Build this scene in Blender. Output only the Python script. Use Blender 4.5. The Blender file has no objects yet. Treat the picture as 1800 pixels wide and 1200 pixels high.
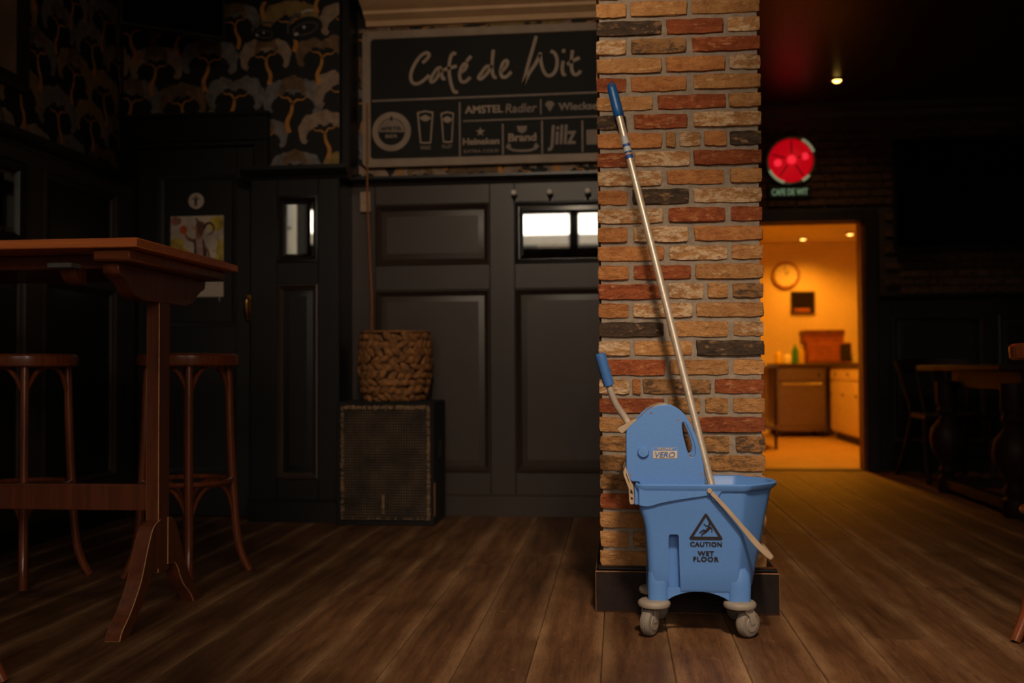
import bpy, bmesh, math, random
from mathutils import Vector, Matrix
random.seed(7)
R = math.radians
PI = math.pi
scene = bpy.context.scene
COL = scene.collection

# ------------------------------------------------------------------ camera
YAW, PITCH, ROLL = R(6.05), R(1.64), R(0.33)
cam_d = bpy.data.cameras.new('camera')
cam_d.lens = 35.0
cam_d.sensor_width = 36.0
cam_d.clip_start = 0.05
cam_d.dof.use_dof = True
cam_d.dof.focus_distance = 3.02
cam_d.dof.aperture_fstop = 2.0
cam = bpy.data.objects.new('camera', cam_d)
COL.objects.link(cam)
fwd = Vector((-math.sin(YAW) * math.cos(PITCH), math.cos(YAW) * math.cos(PITCH), math.sin(PITCH)))
r0 = Vector((math.cos(YAW), math.sin(YAW), 0))
u0 = r0.cross(fwd)
rt = r0 * math.cos(ROLL) - u0 * math.sin(ROLL)
up = u0 * math.cos(ROLL) + r0 * math.sin(ROLL)
mw = Matrix((rt, up, -fwd)).transposed().to_4x4()
mw.translation = Vector((0, 0, 0.785))
cam.matrix_world = mw
scene.camera = cam

# ------------------------------------------------------------------ world, light, exposure
scene.view_settings.view_transform = 'Standard'
scene.view_settings.look = 'None'
scene.view_settings.gamma = 1.0
scene.view_settings.exposure = 0.0
scene.view_settings.use_curve_mapping = False
world = bpy.data.worlds.new('overcast_sky')
scene.world = world
world.use_nodes = True
wb = world.node_tree.nodes['Background']
wb.inputs[0].default_value = (1.0, 0.88, 0.72, 1)
wb.inputs[1].default_value = 5.0

SPOTS = [  # unseen ceiling downlights: position, aim point, watts, cone degrees, lens radius
    ((0.30, 0.90, 2.80), (0.26, 3.05, 0.30), 250, 55, 0.16),
    ((-0.35, 1.30, 2.80), (-0.40, 5.10, 1.65), 104, 66, 0.06),
    ((-1.35, 1.15, 2.80), (-1.65, 3.10, 1.05), 10, 70, 0.06),
]
SPOT_COL = (1.0, 0.80, 0.58)
KITCHEN_COL = (1.0, 0.345, 0.015)
KITCHEN_W = 170


# ------------------------------------------------------------------ materials
def lin(c):
    out = []
    for v in c:
        v /= 255.0
        out.append(v / 12.92 if v <= 0.04045 else ((v + 0.055) / 1.055) ** 2.4)
    return (*out, 1.0)


MATS = {}


class NT:
    def __init__(s, name):
        s.m = bpy.data.materials.new(name)
        s.m.use_nodes = True
        s.t = s.m.node_tree
        s.b = s.t.nodes['Principled BSDF']
        MATS[name] = s.m

    def n(s, kind, **kw):
        nd = s.t.nodes.new(kind)
        for k, v in kw.items():
            if k.startswith('i_'):
                nd.inputs[k[2:].replace('_', ' ')].default_value = v
            else:
                setattr(nd, k, v)
        return nd

    def l(s, a, ai, b, bi):
        s.t.links.new(a.outputs[ai], b.inputs[bi])

    def ramp(s, src, si, stops):
        r = s.n('ShaderNodeValToRGB')
        el = r.color_ramp.elements
        while len(el) < len(stops):
            el.new(0.5)
        for e, (p, c) in zip(el, stops):
            e.position = p
            e.color = c
        s.l(src, si, r, 0)
        return r

    def mix(s, a, b, f, blend='MIX'):
        m = s.n('ShaderNodeMix', data_type='RGBA', blend_type=blend)
        for sock, val in ((6, a), (7, b), (0, f)):
            if isinstance(val, tuple) and len(val) == 2 and hasattr(val[0], 'outputs'):
                s.t.links.new(val[0].outputs[val[1]], m.inputs[sock])
            else:
                m.inputs[sock].default_value = val
        return m

    def coords(s, scale=(1, 1, 1), rnd=True):
        g = s.n('ShaderNodeNewGeometry')
        mp = s.n('ShaderNodeMapping')
        mp.inputs['Scale'].default_value = scale
        if rnd:
            o = s.n('ShaderNodeObjectInfo')
            ml = s.n('ShaderNodeMath', operation='MULTIPLY')
            ml.inputs[1].default_value = 37.0
            s.l(o, 'Random', ml, 0)
            ad = s.n('ShaderNodeVectorMath', operation='ADD')
            s.l(g, 'Position', ad, 0)
            s.l(ml, 0, ad, 1)
            s.l(ad, 0, mp, 0)
        else:
            s.l(g, 'Position', mp, 0)
        return mp

    def noise(s, co, scale, detail=4, rough=0.55):
        n = s.n('ShaderNodeTexNoise')
        n.inputs['Scale'].default_value = scale
        n.inputs['Detail'].default_value = detail
        n.inputs['Roughness'].default_value = rough
        s.l(co, 0, n, 'Vector')
        return n

    def bump(s, src, si, strength, dist=0.01):
        b = s.n('ShaderNodeBump')
        b.inputs['Strength'].default_value = strength
        b.inputs['Distance'].default_value = dist
        s.l(src, si, b, 'Height')
        s.l(b, 0, s.b, 'Normal')
        return b


def M(name, col, rough=0.5, metal=0.0, var=0.12, scale=14, bump=0.0, bscale=80, coat=0.0, spec=0.5, stretch=(1, 1, 1)):
    s = NT(name)
    c = lin(col)
    co = s.coords(stretch)
    nz = s.noise(co, scale)
    lo = tuple(max(0, v * (1 - var * 2)) for v in c[:3]) + (1,)
    hi = tuple(min(1, v * (1 + var * 2)) for v in c[:3]) + (1,)
    r = s.ramp(nz, 0, [(0.3, lo), (0.7, hi)])
    s.l(r, 0, s.b, 'Base Color')
    s.b.inputs['Roughness'].default_value = rough
    s.b.inputs['Metallic'].default_value = metal
    s.b.inputs['Specular IOR Level'].default_value = spec
    s.b.inputs['Coat Weight'].default_value = coat
    s.b.inputs['Coat Roughness'].default_value = 0.25
    if bump:
        n2 = s.noise(co, bscale, 3)
        s.bump(n2, 0, bump, 0.004)
    return s.m


def emit(name, col, strength, rough=0.4):
    s = NT(name)
    s.b.inputs['Base Color'].default_value = lin(col)
    s.b.inputs['Roughness'].default_value = rough
    s.b.inputs['Emission Color'].default_value = lin(col)
    s.b.inputs['Emission Strength'].default_value = strength
    return s.m


def brick_mat(name, a, b, c, thr=0.55, rough=0.88):
    """fired clay: body colour a, mottled with b, patches of c where the noise passes thr"""
    s = NT(name)
    co = s.coords()
    st = s.coords((1, 1, 2.4))
    n1 = s.noise(st, 16, 5, 0.6)
    n2 = s.noise(co, 55, 4, 0.7)
    n3 = s.noise(st, 24, 5, 0.7)
    base = s.ramp(n1, 0, [(0.32, lin(b)), (0.62, lin(a))])
    patch = s.ramp(n3, 0, [(thr - 0.03, (0, 0, 0, 1)), (thr + 0.06, (1, 1, 1, 1))])
    m1 = s.mix((base, 0), lin(c), (patch, 0))
    speck = s.ramp(n2, 0, [(0.32, (0.5, 0.47, 0.45, 1)), (0.5, (1, 1, 1, 1))])
    m2 = s.mix((m1, 2), (speck, 0), 0.6, 'MULTIPLY')
    oi = s.n('ShaderNodeObjectInfo')
    rv = s.ramp(oi, 'Random', [(0.0, (0.80, 0.78, 0.76, 1)), (1.0, (1.12, 1.1, 1.06, 1))])
    m3 = s.mix((m2, 2), (rv, 0), 1.0, 'MULTIPLY')
    s.l(m3, 2, s.b, 'Base Color')
    s.b.inputs['Roughness'].default_value = rough
    s.b.inputs['Specular IOR Level'].default_value = 0.25
    ad = s.n('ShaderNodeMath', operation='ADD')
    s.l(n3, 0, ad, 0)
    s.l(n2, 0, ad, 1)
    s.bump(ad, 0, 1.0, 0.010)
    return s.m


def wood_mat(name, dark, light, rough=0.35, axis='z', coat=0.0, scale=9, spec=0.5):
    s = NT(name)
    st = {'z': (6, 6, 0.35), 'x': (0.35, 6, 6), 'y': (6, 0.35, 6)}[axis]
    co = s.coords(st)
    n = s.noise(co, scale, 6, 0.6)
    r = s.ramp(n, 0, [(0.28, lin(dark)), (0.72, lin(light))])
    s.l(r, 0, s.b, 'Base Color')
    s.b.inputs['Roughness'].default_value = rough
    s.b.inputs['Coat Weight'].default_value = coat
    s.b.inputs['Specular IOR Level'].default_value = spec
    s.bump(n, 0, 0.12, 0.003)
    return s.m


def plank_mat():
    s = NT('oak_floor_boards')
    co = s.coords((9, 0.8, 1))
    n1 = s.noise(co, 3.0, 8, 0.65)
    base = s.ramp(n1, 0, [(0.25, lin((76, 48, 30))), (0.5, lin((116, 78, 49))), (0.8, lin((152, 108, 72)))])
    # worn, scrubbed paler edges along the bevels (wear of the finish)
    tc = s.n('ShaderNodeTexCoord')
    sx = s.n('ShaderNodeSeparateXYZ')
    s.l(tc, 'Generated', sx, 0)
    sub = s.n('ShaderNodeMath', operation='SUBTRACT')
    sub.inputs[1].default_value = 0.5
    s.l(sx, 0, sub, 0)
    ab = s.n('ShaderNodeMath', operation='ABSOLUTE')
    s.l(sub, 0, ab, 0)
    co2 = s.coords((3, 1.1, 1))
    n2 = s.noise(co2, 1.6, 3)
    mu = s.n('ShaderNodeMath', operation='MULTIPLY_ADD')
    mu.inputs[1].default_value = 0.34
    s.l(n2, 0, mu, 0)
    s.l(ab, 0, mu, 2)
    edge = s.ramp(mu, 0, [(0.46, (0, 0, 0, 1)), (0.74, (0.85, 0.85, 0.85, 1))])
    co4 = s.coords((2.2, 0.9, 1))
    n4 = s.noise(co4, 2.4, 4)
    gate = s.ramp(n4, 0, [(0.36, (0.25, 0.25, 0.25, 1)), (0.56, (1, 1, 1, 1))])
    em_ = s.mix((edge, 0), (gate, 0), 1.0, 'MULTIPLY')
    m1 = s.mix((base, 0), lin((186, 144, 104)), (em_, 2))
    oi = s.n('ShaderNodeObjectInfo')
    rv = s.ramp(oi, 'Random', [(0.0, (0.72, 0.70, 0.68, 1)), (1.0, (1.1, 1.08, 1.05, 1))])
    m2 = s.mix((m1, 2), (rv, 0), 1.0, 'MULTIPLY')
    co3 = s.coords((1, 1, 1), False)
    n3 = s.noise(co3, 2.2, 5, 0.6)
    dirt = s.ramp(n3, 0, [(0.32, (0.55, 0.51, 0.48, 1)), (0.62, (1, 1, 1, 1))])
    m3a = s.mix((m2, 2), (dirt, 0), 0.8, 'MULTIPLY')
    co5 = s.coords((60, 5, 1))
    n5 = s.noise(co5, 4.0, 4, 0.7)
    pore = s.ramp(n5, 0, [(0.35, (0.62, 0.60, 0.58, 1)), (0.55, (1, 1, 1, 1))])
    m3b = s.mix((m3a, 2), (pore, 0), 0.8, 'MULTIPLY')
    n6 = s.noise(co3, 38, 3, 0.6)
    scuff = s.ramp(n6, 0, [(0.64, (0, 0, 0, 1)), (0.78, (0.35, 0.35, 0.35, 1))])
    m3 = s.mix((m3b, 2), lin((170, 138, 106)), (scuff, 0))
    s.l(m3, 2, s.b, 'Base Color')
    rr = s.ramp(n1, 0, [(0.2, (0.50,) * 3 + (1,)), (0.8, (0.68,) * 3 + (1,))])
    s.l(rr, 0, s.b, 'Roughness')
    s.b.inputs['Specular IOR Level'].default_value = 0.3
    s.bump(n1, 0, 0.35, 0.004)
    return s.m


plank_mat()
brick_mat('brick_tan', (196, 142, 90), (172, 118, 70), (212, 166, 118), 0.60)
brick_mat('brick_ochre', (192, 130, 78), (164, 102, 58), (178, 98, 56), 0.62)
brick_mat('brick_red', (160, 86, 50), (132, 64, 36), (186, 122, 80), 0.57)
brick_mat('brick_dark', (86, 68, 54), (60, 48, 41), (150, 114, 80), 0.58)
brick_mat('brick_white', (190, 140, 92), (164, 114, 70), (216, 182, 146), 0.49)
brick_mat('brick_mixed', (190, 138, 86), (158, 110, 66), (128, 92, 60), 0.53)
brick_mat('brick_smoked', (164, 118, 76), (130, 92, 58), (92, 70, 54), 0.53)
brick_mat('brick_far', (120, 92, 68), (88, 66, 48), (62, 50, 42), 0.55)
M('mortar', (146, 130, 115), 0.95, var=0.10, scale=40, bump=0.5, bscale=120, spec=0.2)
M('mortar_dark', (70, 58, 48), 0.95, var=0.10, scale=40, bump=0.4)
M('black_paint', (60, 46, 39), 0.42, var=0.06, scale=5, bump=0.06, bscale=30)
M('black_paint_panel', (66, 52, 45), 0.40, var=0.06, scale=5, bump=0.06, bscale=30)
M('black_gloss', (28, 25, 24), 0.38, var=0.06, scale=6)
M('door_black', (26, 22, 20), 0.58, var=0.06, scale=6)
M('black_matt', (18, 16, 15), 0.7, var=0.1)
M('plinth_paint', (34, 21, 18), 0.7, var=0.25, scale=12, bump=0.2, spec=0.25)
M('worn_wood', (150, 98, 60), 0.7, var=0.2, scale=30)
M('wallpaper_ground', (20, 18, 17), 0.75, var=0.15, scale=6)
M('print_tan', (150, 124, 104), 0.75, var=0.16, scale=22)
M('print_grey', (116, 108, 106), 0.75, var=0.16, scale=22)
M('print_brown', (112, 84, 56), 0.75, var=0.2, scale=22)
M('print_ochre', (140, 112, 62), 0.75, var=0.16, scale=22)
M('print_trunk', (190, 126, 52), 0.7, var=0.12, scale=22)
M('print_eye_light', (190, 175, 165), 0.5, var=0.05)
M('print_eye_mid', (86, 76, 70), 0.6, var=0.1)
M('print_eye_dark', (12, 11, 11), 0.6, var=0.1)
M('cornice_paint', (226, 184, 140), 0.6, var=0.05, scale=6)
M('ceiling_lacquer', (58, 46, 38), 0.36, var=0.06, scale=4)
M('board_black', (15, 12, 11), 0.75, var=0.06, scale=8)
M('board_cream', (166, 143, 122), 0.6, var=0.06, scale=20)
M('board_dim', (142, 122, 108), 0.6, var=0.06, scale=20)
M('board_frame', (156, 134, 114), 0.55, var=0.06, scale=10)
M('bucket_blue', (92, 138, 206), 0.42, var=0.05, scale=420, bump=0.10, bscale=500)
M('bucket_deep', (60, 108, 176), 0.5, var=0.05, scale=420)
M('grip_blue', (66, 112, 178), 0.5, var=0.05)
M('pole_grip_blue', (20, 84, 150), 0.4, var=0.05)
M('caster_grey', (148, 134, 120), 0.55, var=0.06, bump=0.05)
M('tyre_grey', (126, 113, 102), 0.7, var=0.08, bump=0.1)
M('strap_grey', (176, 150, 124), 0.5, var=0.06)
M('label_black', (38, 26, 28), 0.6, var=0.05)
M('label_cream', (206, 184, 160), 0.55, var=0.04)
M('steel_tube', (214, 196, 178), 0.36, metal=0.45, var=0.05, scale=60)
M('sticker_blue', (30, 80, 160), 0.5, var=0.05)
M('sticker_white', (190, 190, 190), 0.5, var=0.05)
wood_mat('table_wood', (92, 44, 22), (142, 74, 38), 0.30, 'x', 0.3)
wood_mat('table_edge_wood', (184, 92, 44), (222, 126, 66), 0.32, 'x', 0.2)
wood_mat('table_leg_wood', (80, 40, 24), (118, 60, 34), 0.32, 'z', 0.3)
wood_mat('stool_wood', (98, 48, 25), (142, 72, 36), 0.27, 'z', 0.4)
wood_mat('stool_wood_dark', (70, 34, 24), (100, 50, 34), 0.28, 'z', 0.4)
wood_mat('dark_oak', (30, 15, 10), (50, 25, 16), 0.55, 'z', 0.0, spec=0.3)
M('edge_wear', (196, 140, 92), 0.45, var=0.1, scale=30)
M('pad_grey', (92, 86, 82), 0.8)
M('brass', (190, 140, 70), 0.28, metal=1.0, var=0.05)
M('nickel', (190, 180, 172), 0.25, metal=1.0, var=0.04)
M('porcelain', (240, 228, 216), 0.2, var=0.03)
M('switch_plastic', (170, 145, 118), 0.5, var=0.05)
M('cable_orange', (150, 84, 36), 0.55, var=0.08)
M('seagrass', (140, 92, 50), 0.85, var=0.32, scale=30, bump=0.6, bscale=90)
M('seagrass_core', (52, 32, 18), 0.9, var=0.2)
M('speaker_carpet', (24, 22, 22), 0.9, var=0.12, scale=60, bump=0.5, bscale=300)
M('speaker_baffle', (16, 13, 11), 0.8)
M('grille_wire', (122, 96, 74), 0.6, metal=0.3, var=0.3, scale=10)
M('grille_fray', (150, 118, 88), 0.9, var=0.3, scale=60)
M('screen_black', (5, 5, 6), 0.12, var=0.0)
M('bezel', (34, 33, 33), 0.35, var=0.05)
M('paper_white', (196, 176, 160), 0.7, var=0.05)
M('picture_tan', (150, 122, 98), 0.7, var=0.2, scale=4)
M('frame_dark', (40, 30, 26), 0.4, var=0.1)
M('poster_cream', (196, 178, 160), 0.6, var=0.16, scale=9)
M('poster_yellow', (190, 160, 62), 0.6, var=0.25, scale=16)
M('poster_pink', (186, 120, 110), 0.6, var=0.2, scale=16)
M('poster_brown', (132, 82, 62), 0.6, var=0.25, scale=24)
M('poster_dark', (66, 50, 50), 0.6, var=0.2, scale=24)
M('poster_apple', (206, 82, 34), 0.6, var=0.2, scale=24)
M('poster_flesh', (176, 138, 122), 0.6, var=0.2, scale=24)
M('far_panel', (16, 15, 15), 0.5, var=0.1)
M('far_cornice', (78, 66, 56), 0.6, var=0.05)
M('door_frame_dark', (30, 20, 15), 0.45, var=0.1)
M('jamb_wood', (120, 66, 34), 0.5, var=0.1)
M('kitchen_wall', (226, 206, 176), 0.7, var=0.03, scale=3)
M('kitchen_tile_floor', (160, 128, 92), 0.45, var=0.08, scale=6)
M('stainless', (136, 126, 114), 0.32, metal=1.0, var=0.06, stretch=(1, 1, 8))
M('cabinet_cream', (196, 172, 140), 0.45, var=0.05)
M('dark_counter', (60, 42, 30), 0.35, var=0.1)
M('cardboard', (150, 84, 46), 0.8, var=0.12)
M('clock_white', (226, 214, 196), 0.5, var=0.03)
M('bottle_yellow', (220, 186, 70), 0.35, var=0.05)
M('bottle_green', (50, 140, 60), 0.35, var=0.05)
M('bottle_white', (226, 216, 190), 0.35, var=0.05)
M('glass_dark', (30, 26, 22), 0.2, var=0.0)
M('facade_paint', (60, 52, 46), 0.6, var=0.08)
M('street_grey', (110, 106, 100), 0.9, var=0.1)
M('plaster_pale', (158, 146, 136), 0.9, var=0.06, scale=1.2)
M('house_glass', (52, 50, 50), 0.5, var=0.05)
M('side_plaster', (120, 116, 108), 0.9, var=0.15, scale=1.5)
M('clear_ring', (150, 160, 140), 0.25, metal=0.6, var=0.1)
emit('red_lamp', (205, 4, 22), 0.62)
emit('red_lamp_hot', (250, 40, 60), 0.9)
emit('sign_glow', (150, 190, 150), 0.30)
emit('ring_glow', (190, 205, 160), 0.28)
emit('downlight_glow', (255, 196, 90), 9.0)
emit('kitchen_glow', (255, 190, 90), 5.0)
emit('dl_lens', (255, 225, 185), 2.0)
s = NT('mirror_glass')
s.b.inputs['Base Color'].default_value = (0.86, 0.86, 0.84, 1)
s.b.inputs['Metallic'].default_value = 1.0
s.b.inputs['Roughness'].default_value = 0.015
s = NT('old_mirror_glass')
s.b.inputs['Base Color'].default_value = (0.55, 0.54, 0.50, 1)
s.b.inputs['Metallic'].default_value = 1.0
s.b.inputs['Roughness'].default_value = 0.02


# ------------------------------------------------------------------ mesh helpers
def wloc(o):
    v = Vector((0, 0, 0))
    while o is not None:
        v += o.location
        o = o.parent
    return v


def tag(o, label, cat=None, group=None, kind=None):
    if label:
        o['label'] = label
    if cat:
        o['category'] = cat
    if group:
        o['group'] = group
    if kind:
        o['kind'] = kind
    return o


def empty(name, loc, label, cat, group=None, kind=None):
    o = bpy.data.objects.new(name, None)
    COL.objects.link(o)
    o.location = loc
    o.empty_display_size = 0.05
    return tag(o, label, cat, group, kind)


def link(name, me, parent=None, loc=(0, 0, 0)):
    o = bpy.data.objects.new(name, me)
    COL.objects.link(o)
    o.location = loc
    o.parent = parent
    return o


class MB:
    """collects geometry, then build() links it as one mesh object"""

    def __init__(s, fn=None):
        s.v, s.f, s.mi, s.fn, s.cur = [], [], [], fn, 0

    def add(s, vs, fs):
        o = len(s.v)
        for p in vs:
            s.v.append(tuple(s.fn(*p)) if s.fn else tuple(p))
        for f in fs:
            s.f.append(tuple(i + o for i in f))
            s.mi.append(s.cur)
        return s

    def box(s, x0, x1, y0, y1, z0, z1):
        return s.add([(x0, y0, z0), (x1, y0, z0), (x1, y1, z0), (x0, y1, z0), (x0, y0, z1), (x1, y0, z1), (x1, y1, z1), (x0, y1, z1)],
                     [(0, 3, 2, 1), (4, 5, 6, 7), (0, 1, 5, 4), (1, 2, 6, 5), (2, 3, 7, 6), (3, 0, 4, 7)])

    def tube(s, pts, r, seg=10, flat=None):
        pts = [Vector(p) for p in pts]
        n = len(pts)
        rs = r if isinstance(r, (list, tuple)) else [r] * n
        vs, fs = [], []
        ref = None
        for i, p in enumerate(pts):
            t = (pts[min(i + 1, n - 1)] - pts[max(i - 1, 0)]).normalized()
            if ref is None:
                ref = t.orthogonal().normalized()
                if flat is not None:
                    ref = (Vector(flat) - t * t.dot(Vector(flat))).normalized()
            ref = (ref - t * t.dot(ref)).normalized()
            b = t.cross(ref)
            for k in range(seg):
                a = 2 * PI * k / seg
                vs.append(p + (ref * math.cos(a) + b * math.sin(a)) * rs[i])
        for i in range(n - 1):
            for k in range(seg):
                k2 = (k + 1) % seg
                fs.append((i * seg + k, i * seg + k2, (i + 1) * seg + k2, (i + 1) * seg + k))
        fs.append(tuple(range(seg))[::-1])
        fs.append(tuple((n - 1) * seg + k for k in range(seg)))
        return s.add(vs, fs)

    def ribbon(s, pts, w, th, nrm, seg=None):
        """flat bar following pts; nrm = thickness direction; w, th half sizes (w may be a list)"""
        pts = [Vector(p) for p in pts]
        nrm = Vector(nrm).normalized()
        n = len(pts)
        ws = w if isinstance(w, (list, tuple)) else [w] * n
        vs, fs = [], []
        for i, p in enumerate(pts):
            t = (pts[min(i + 1, n - 1)] - pts[max(i - 1, 0)]).normalized()
            nn = (nrm - t * t.dot(nrm)).normalized()
            sd = t.cross(nn)
            for a, b in ((-1, -1), (1, -1), (1, 1), (-1, 1)):
                vs.append(p + sd * a * ws[i] + nn * b * th)
        for i in range(n - 1):
            for k in range(4):
                k2 = (k + 1) % 4
                fs.append((i * 4 + k, i * 4 + k2, (i + 1) * 4 + k2, (i + 1) * 4 + k))
        fs += [(3, 2, 1, 0), tuple((n - 1) * 4 + k for k in range(4))]
        return s.add(vs, fs)

    def lathe(s, prof, c=(0, 0, 0), seg=24, axis='z', ring=False):
        vs, fs = [], []
        for r, z in prof:
            for k in range(seg):
                a = 2 * PI * k / seg
                p = (r * math.cos(a), r * math.sin(a), z)
                if axis == 'y':
                    p = (p[0], p[2], p[1])
                elif axis == 'x':
                    p = (p[2], p[0], p[1])
                vs.append((c[0] + p[0], c[1] + p[1], c[2] + p[2]))
        n = len(prof)
        for i in range(n - 1):
            for k in range(seg):
                k2 = (k + 1) % seg
                fs.append((i * seg + k, i * seg + k2, (i + 1) * seg + k2, (i + 1) * seg + k))
        if ring:
            for k in range(seg):
                k2 = (k + 1) % seg
                fs.append(((n - 1) * seg + k, (n - 1) * seg + k2, k2, k))
        else:
            fs.append(tuple(range(seg))[::-1])
            fs.append(tuple((n - 1) * seg + k for k in range(seg)))
        return s.add(vs, fs)

    def prism(s, poly, a0, a1, axis='y'):
        """poly in the other two axes, extruded from a0 to a1"""
        def P(u, v, w):
            return {'y': (u, w, v), 'x': (w, u, v), 'z': (u, v, w)}[axis]
        n = len(poly)
        vs = [P(u, v, a0) for u, v in poly] + [P(u, v, a1) for u, v in poly]
        fs = [tuple(range(n)), tuple(range(2 * n - 1, n - 1, -1))]
        fs += [(i, i + n, (i + 1) % n + n, (i + 1) % n) for i in range(n)]
        return s.add(vs, fs)

    def rects(s, x0, x1, z0, z1, prof, cap=True, back=True):
        """nested rectangles in the xz plane: prof = [(inset, y)]"""
        vs, fs = [], []
        for i, y in prof:
            vs += [(x0 + i, y, z0 + i), (x1 - i, y, z0 + i), (x1 - i, y, z1 - i), (x0 + i, y, z1 - i)]
        n = len(prof)
        for j in range(n - 1):
            for k in range(4):
                k2 = (k + 1) % 4
                fs.append((j * 4 + k, j * 4 + k2, (j + 1) * 4 + k2, (j + 1) * 4 + k))
        if cap:
            fs.append(tuple((n - 1) * 4 + k for k in range(4)))
            if back:
                fs.append((3, 2, 1, 0))
        else:  # closed ring
            for k in range(4):
                k2 = (k + 1) % 4
                fs.append(((n - 1) * 4 + k, (n - 1) * 4 + k2, k2, k))
        return s.add(vs, fs)

    def loft(s, rings, cap=True):
        n = len(rings[0])
        vs = [p for r in rings for p in r]
        fs = []
        for i in range(len(rings) - 1):
            for k in range(n):
                k2 = (k + 1) % n
                fs.append((i * n + k, i * n + k2, (i + 1) * n + k2, (i + 1) * n + k))
        if cap:
            fs.append(tuple(range(n))[::-1])
            fs.append(tuple((len(rings) - 1) * n + k for k in range(n)))
        return s.add(vs, fs)

    def mesh(s, name, mats, bevel=0.0, smooth=40, off=Vector((0, 0, 0)), bevmat=None, bseg=1, recalc=True):
        bm = bmesh.new()
        vv = [bm.verts.new(Vector(p) - off) for p in s.v]
        for f, mi in zip(s.f, s.mi):
            try:
                fc = bm.faces.new([vv[i] for i in f])
                fc.material_index = mi
            except ValueError:
                pass
        if recalc:
            bmesh.ops.recalc_face_normals(bm, faces=bm.faces)
        if bevel:
            ed = [e for e in bm.edges if len(e.link_faces) == 2 and e.calc_face_angle(0) > R(30)]
            res = bmesh.ops.bevel(bm, geom=ed, offset=bevel, segments=bseg, affect='EDGES', profile=0.5)
            if bevmat is not None:
                for f in res['faces']:
                    f.material_index = bevmat
        me = bpy.data.meshes.new(name)
        bm.to_mesh(me)
        bm.free()
        for m in (mats if isinstance(mats, (list, tuple)) else [mats]):
            me.materials.append(MATS[m] if isinstance(m, str) else m)
        if smooth:
            me.polygons.foreach_set('use_smooth', [True] * len(me.polygons))
            me.set_sharp_from_angle(angle=R(smooth))
        return me

    def build(s, name, mats, parent=None, bevel=0.0, smooth=40, base=None, **kw):
        """base: world point for the object's origin (top-level meshes); parts sit at their parent's origin"""
        off = wloc(parent) if parent else Vector(base or (0, 0, 0))
        me = s.mesh(name, mats, bevel, smooth, off, **kw)
        return link(name, me, parent, (0, 0, 0) if parent else off)


def curve_mesh(splines, ext, bevel=0.0, fill=True):
    """closed 2D outlines (outer + holes) to an extruded mesh in the xy plane"""
    cu = bpy.data.curves.new('outline', 'CURVE')
    cu.dimensions = '2D'
    cu.fill_mode = 'BOTH'
    cu.extrude = ext
    cu.bevel_depth = bevel
    cu.bevel_resolution = 1
    for pts in splines:
        sp = cu.splines.new('POLY')
        sp.points.add(len(pts) - 1)
        for q, p in zip(sp.points, pts):
            q.co = (p[0], p[1], 0, 1)
        sp.use_cyclic_u = True
    o = bpy.data.objects.new('outline', cu)
    me = bpy.data.meshes.new_from_object(o)
    bpy.data.objects.remove(o)
    bpy.data.curves.remove(cu)
    return me


def xz_mesh(name, me, y, mat, parent, smooth=40, sign=1):
    """mesh drawn in xy -> stood up in xz at depth y (world), as a part"""
    off = wloc(parent) if parent else Vector((0, 0, 0))
    me.transform(Matrix.Translation(-off) @ Matrix.Translation((0, y, 0)) @ Matrix.Rotation(R(90), 4, 'X'))
    me.name = name
    me.materials.clear()
    me.materials.append(MATS[mat])
    if smooth:
        me.polygons.foreach_set('use_smooth', [True] * len(me.polygons))
        me.set_sharp_from_angle(angle=R(smooth))
    return link(name, me, parent)


def text_part(name, body, x, z, y, size, mat, parent, width=None, height=None, bold=0.0, shear=0.0, ext=0.0008, align='CENTER', label=None, spacing=1.0):
    """lettering standing in the xz plane, facing -y; fitted to width / height in metres"""
    cu = bpy.data.curves.new('t', 'FONT')
    cu.body = body
    cu.size = size
    cu.align_x = 'CENTER'
    cu.align_y = 'CENTER'
    cu.extrude = ext
    cu.shear = shear
    cu.space_character = spacing
    cu.resolution_u = 3
    o = bpy.data.objects.new('t', cu)
    me = bpy.data.meshes.new_from_object(o)
    bpy.data.objects.remove(o)
    bpy.data.curves.remove(cu)
    xs = [v.co.x for v in me.vertices]
    ys = [v.co.y for v in me.vertices]
    cx, cy = (min(xs) + max(xs)) / 2, (min(ys) + max(ys)) / 2
    w, h = max(xs) - min(xs), max(ys) - min(ys)
    sx = width / w if width else 1
    sy = height / h if height else sx
    if not width:
        sx = sy
    me.transform(Matrix.Diagonal((sx, sy, 1, 1)) @ Matrix.Translation((-cx, -cy, 0)))
    if bold > 0:   # heavier face: overlay slightly shifted copies
        ft = (0.055 if bold >= 0.002 else 0.02) * h * sy
        bm = bmesh.new()
        for qi, (dx, dy) in enumerate(((-1, -0.6), (1, -0.6), (1, 0.6), (-1, 0.6))):
            m2 = me.copy()
            m2.transform(Matrix.Translation((dx * ft, dy * ft, 0.00022 * qi)))
            bm.from_mesh(m2)
            bpy.data.meshes.remove(m2)
        bm.to_mesh(me)
        bm.free()
    me.transform(Matrix.Translation((x, z, 0)))
    ob = xz_mesh(name, me, y, mat, parent, smooth=0)
    if label:
        ob['label'] = label
    return ob


def arc(cx, cy, r, a0, a1, n, ry=None):
    ry = ry or r
    return [(cx + r * math.cos(R(a0 + (a1 - a0) * i / n)), cy + ry * math.sin(R(a0 + (a1 - a0) * i / n))) for i in range(n + 1)]


def crom(pts, n=6):
    """Catmull-Rom through pts"""
    P = [Vector(p) for p in pts]
    out = []
    for i in range(len(P) - 1):
        p0, p1, p2, p3 = P[max(i - 1, 0)], P[i], P[i + 1], P[min(i + 2, len(P) - 1)]
        for k in range(n):
            t = k / n
            out.append(0.5 * ((2 * p1) + (-p0 + p2) * t + (2 * p0 - 5 * p1 + 4 * p2 - p3) * t * t + (-p0 + 3 * p1 - 3 * p2 + p3) * t ** 3))
    out.append(P[-1])
    return out


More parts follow.
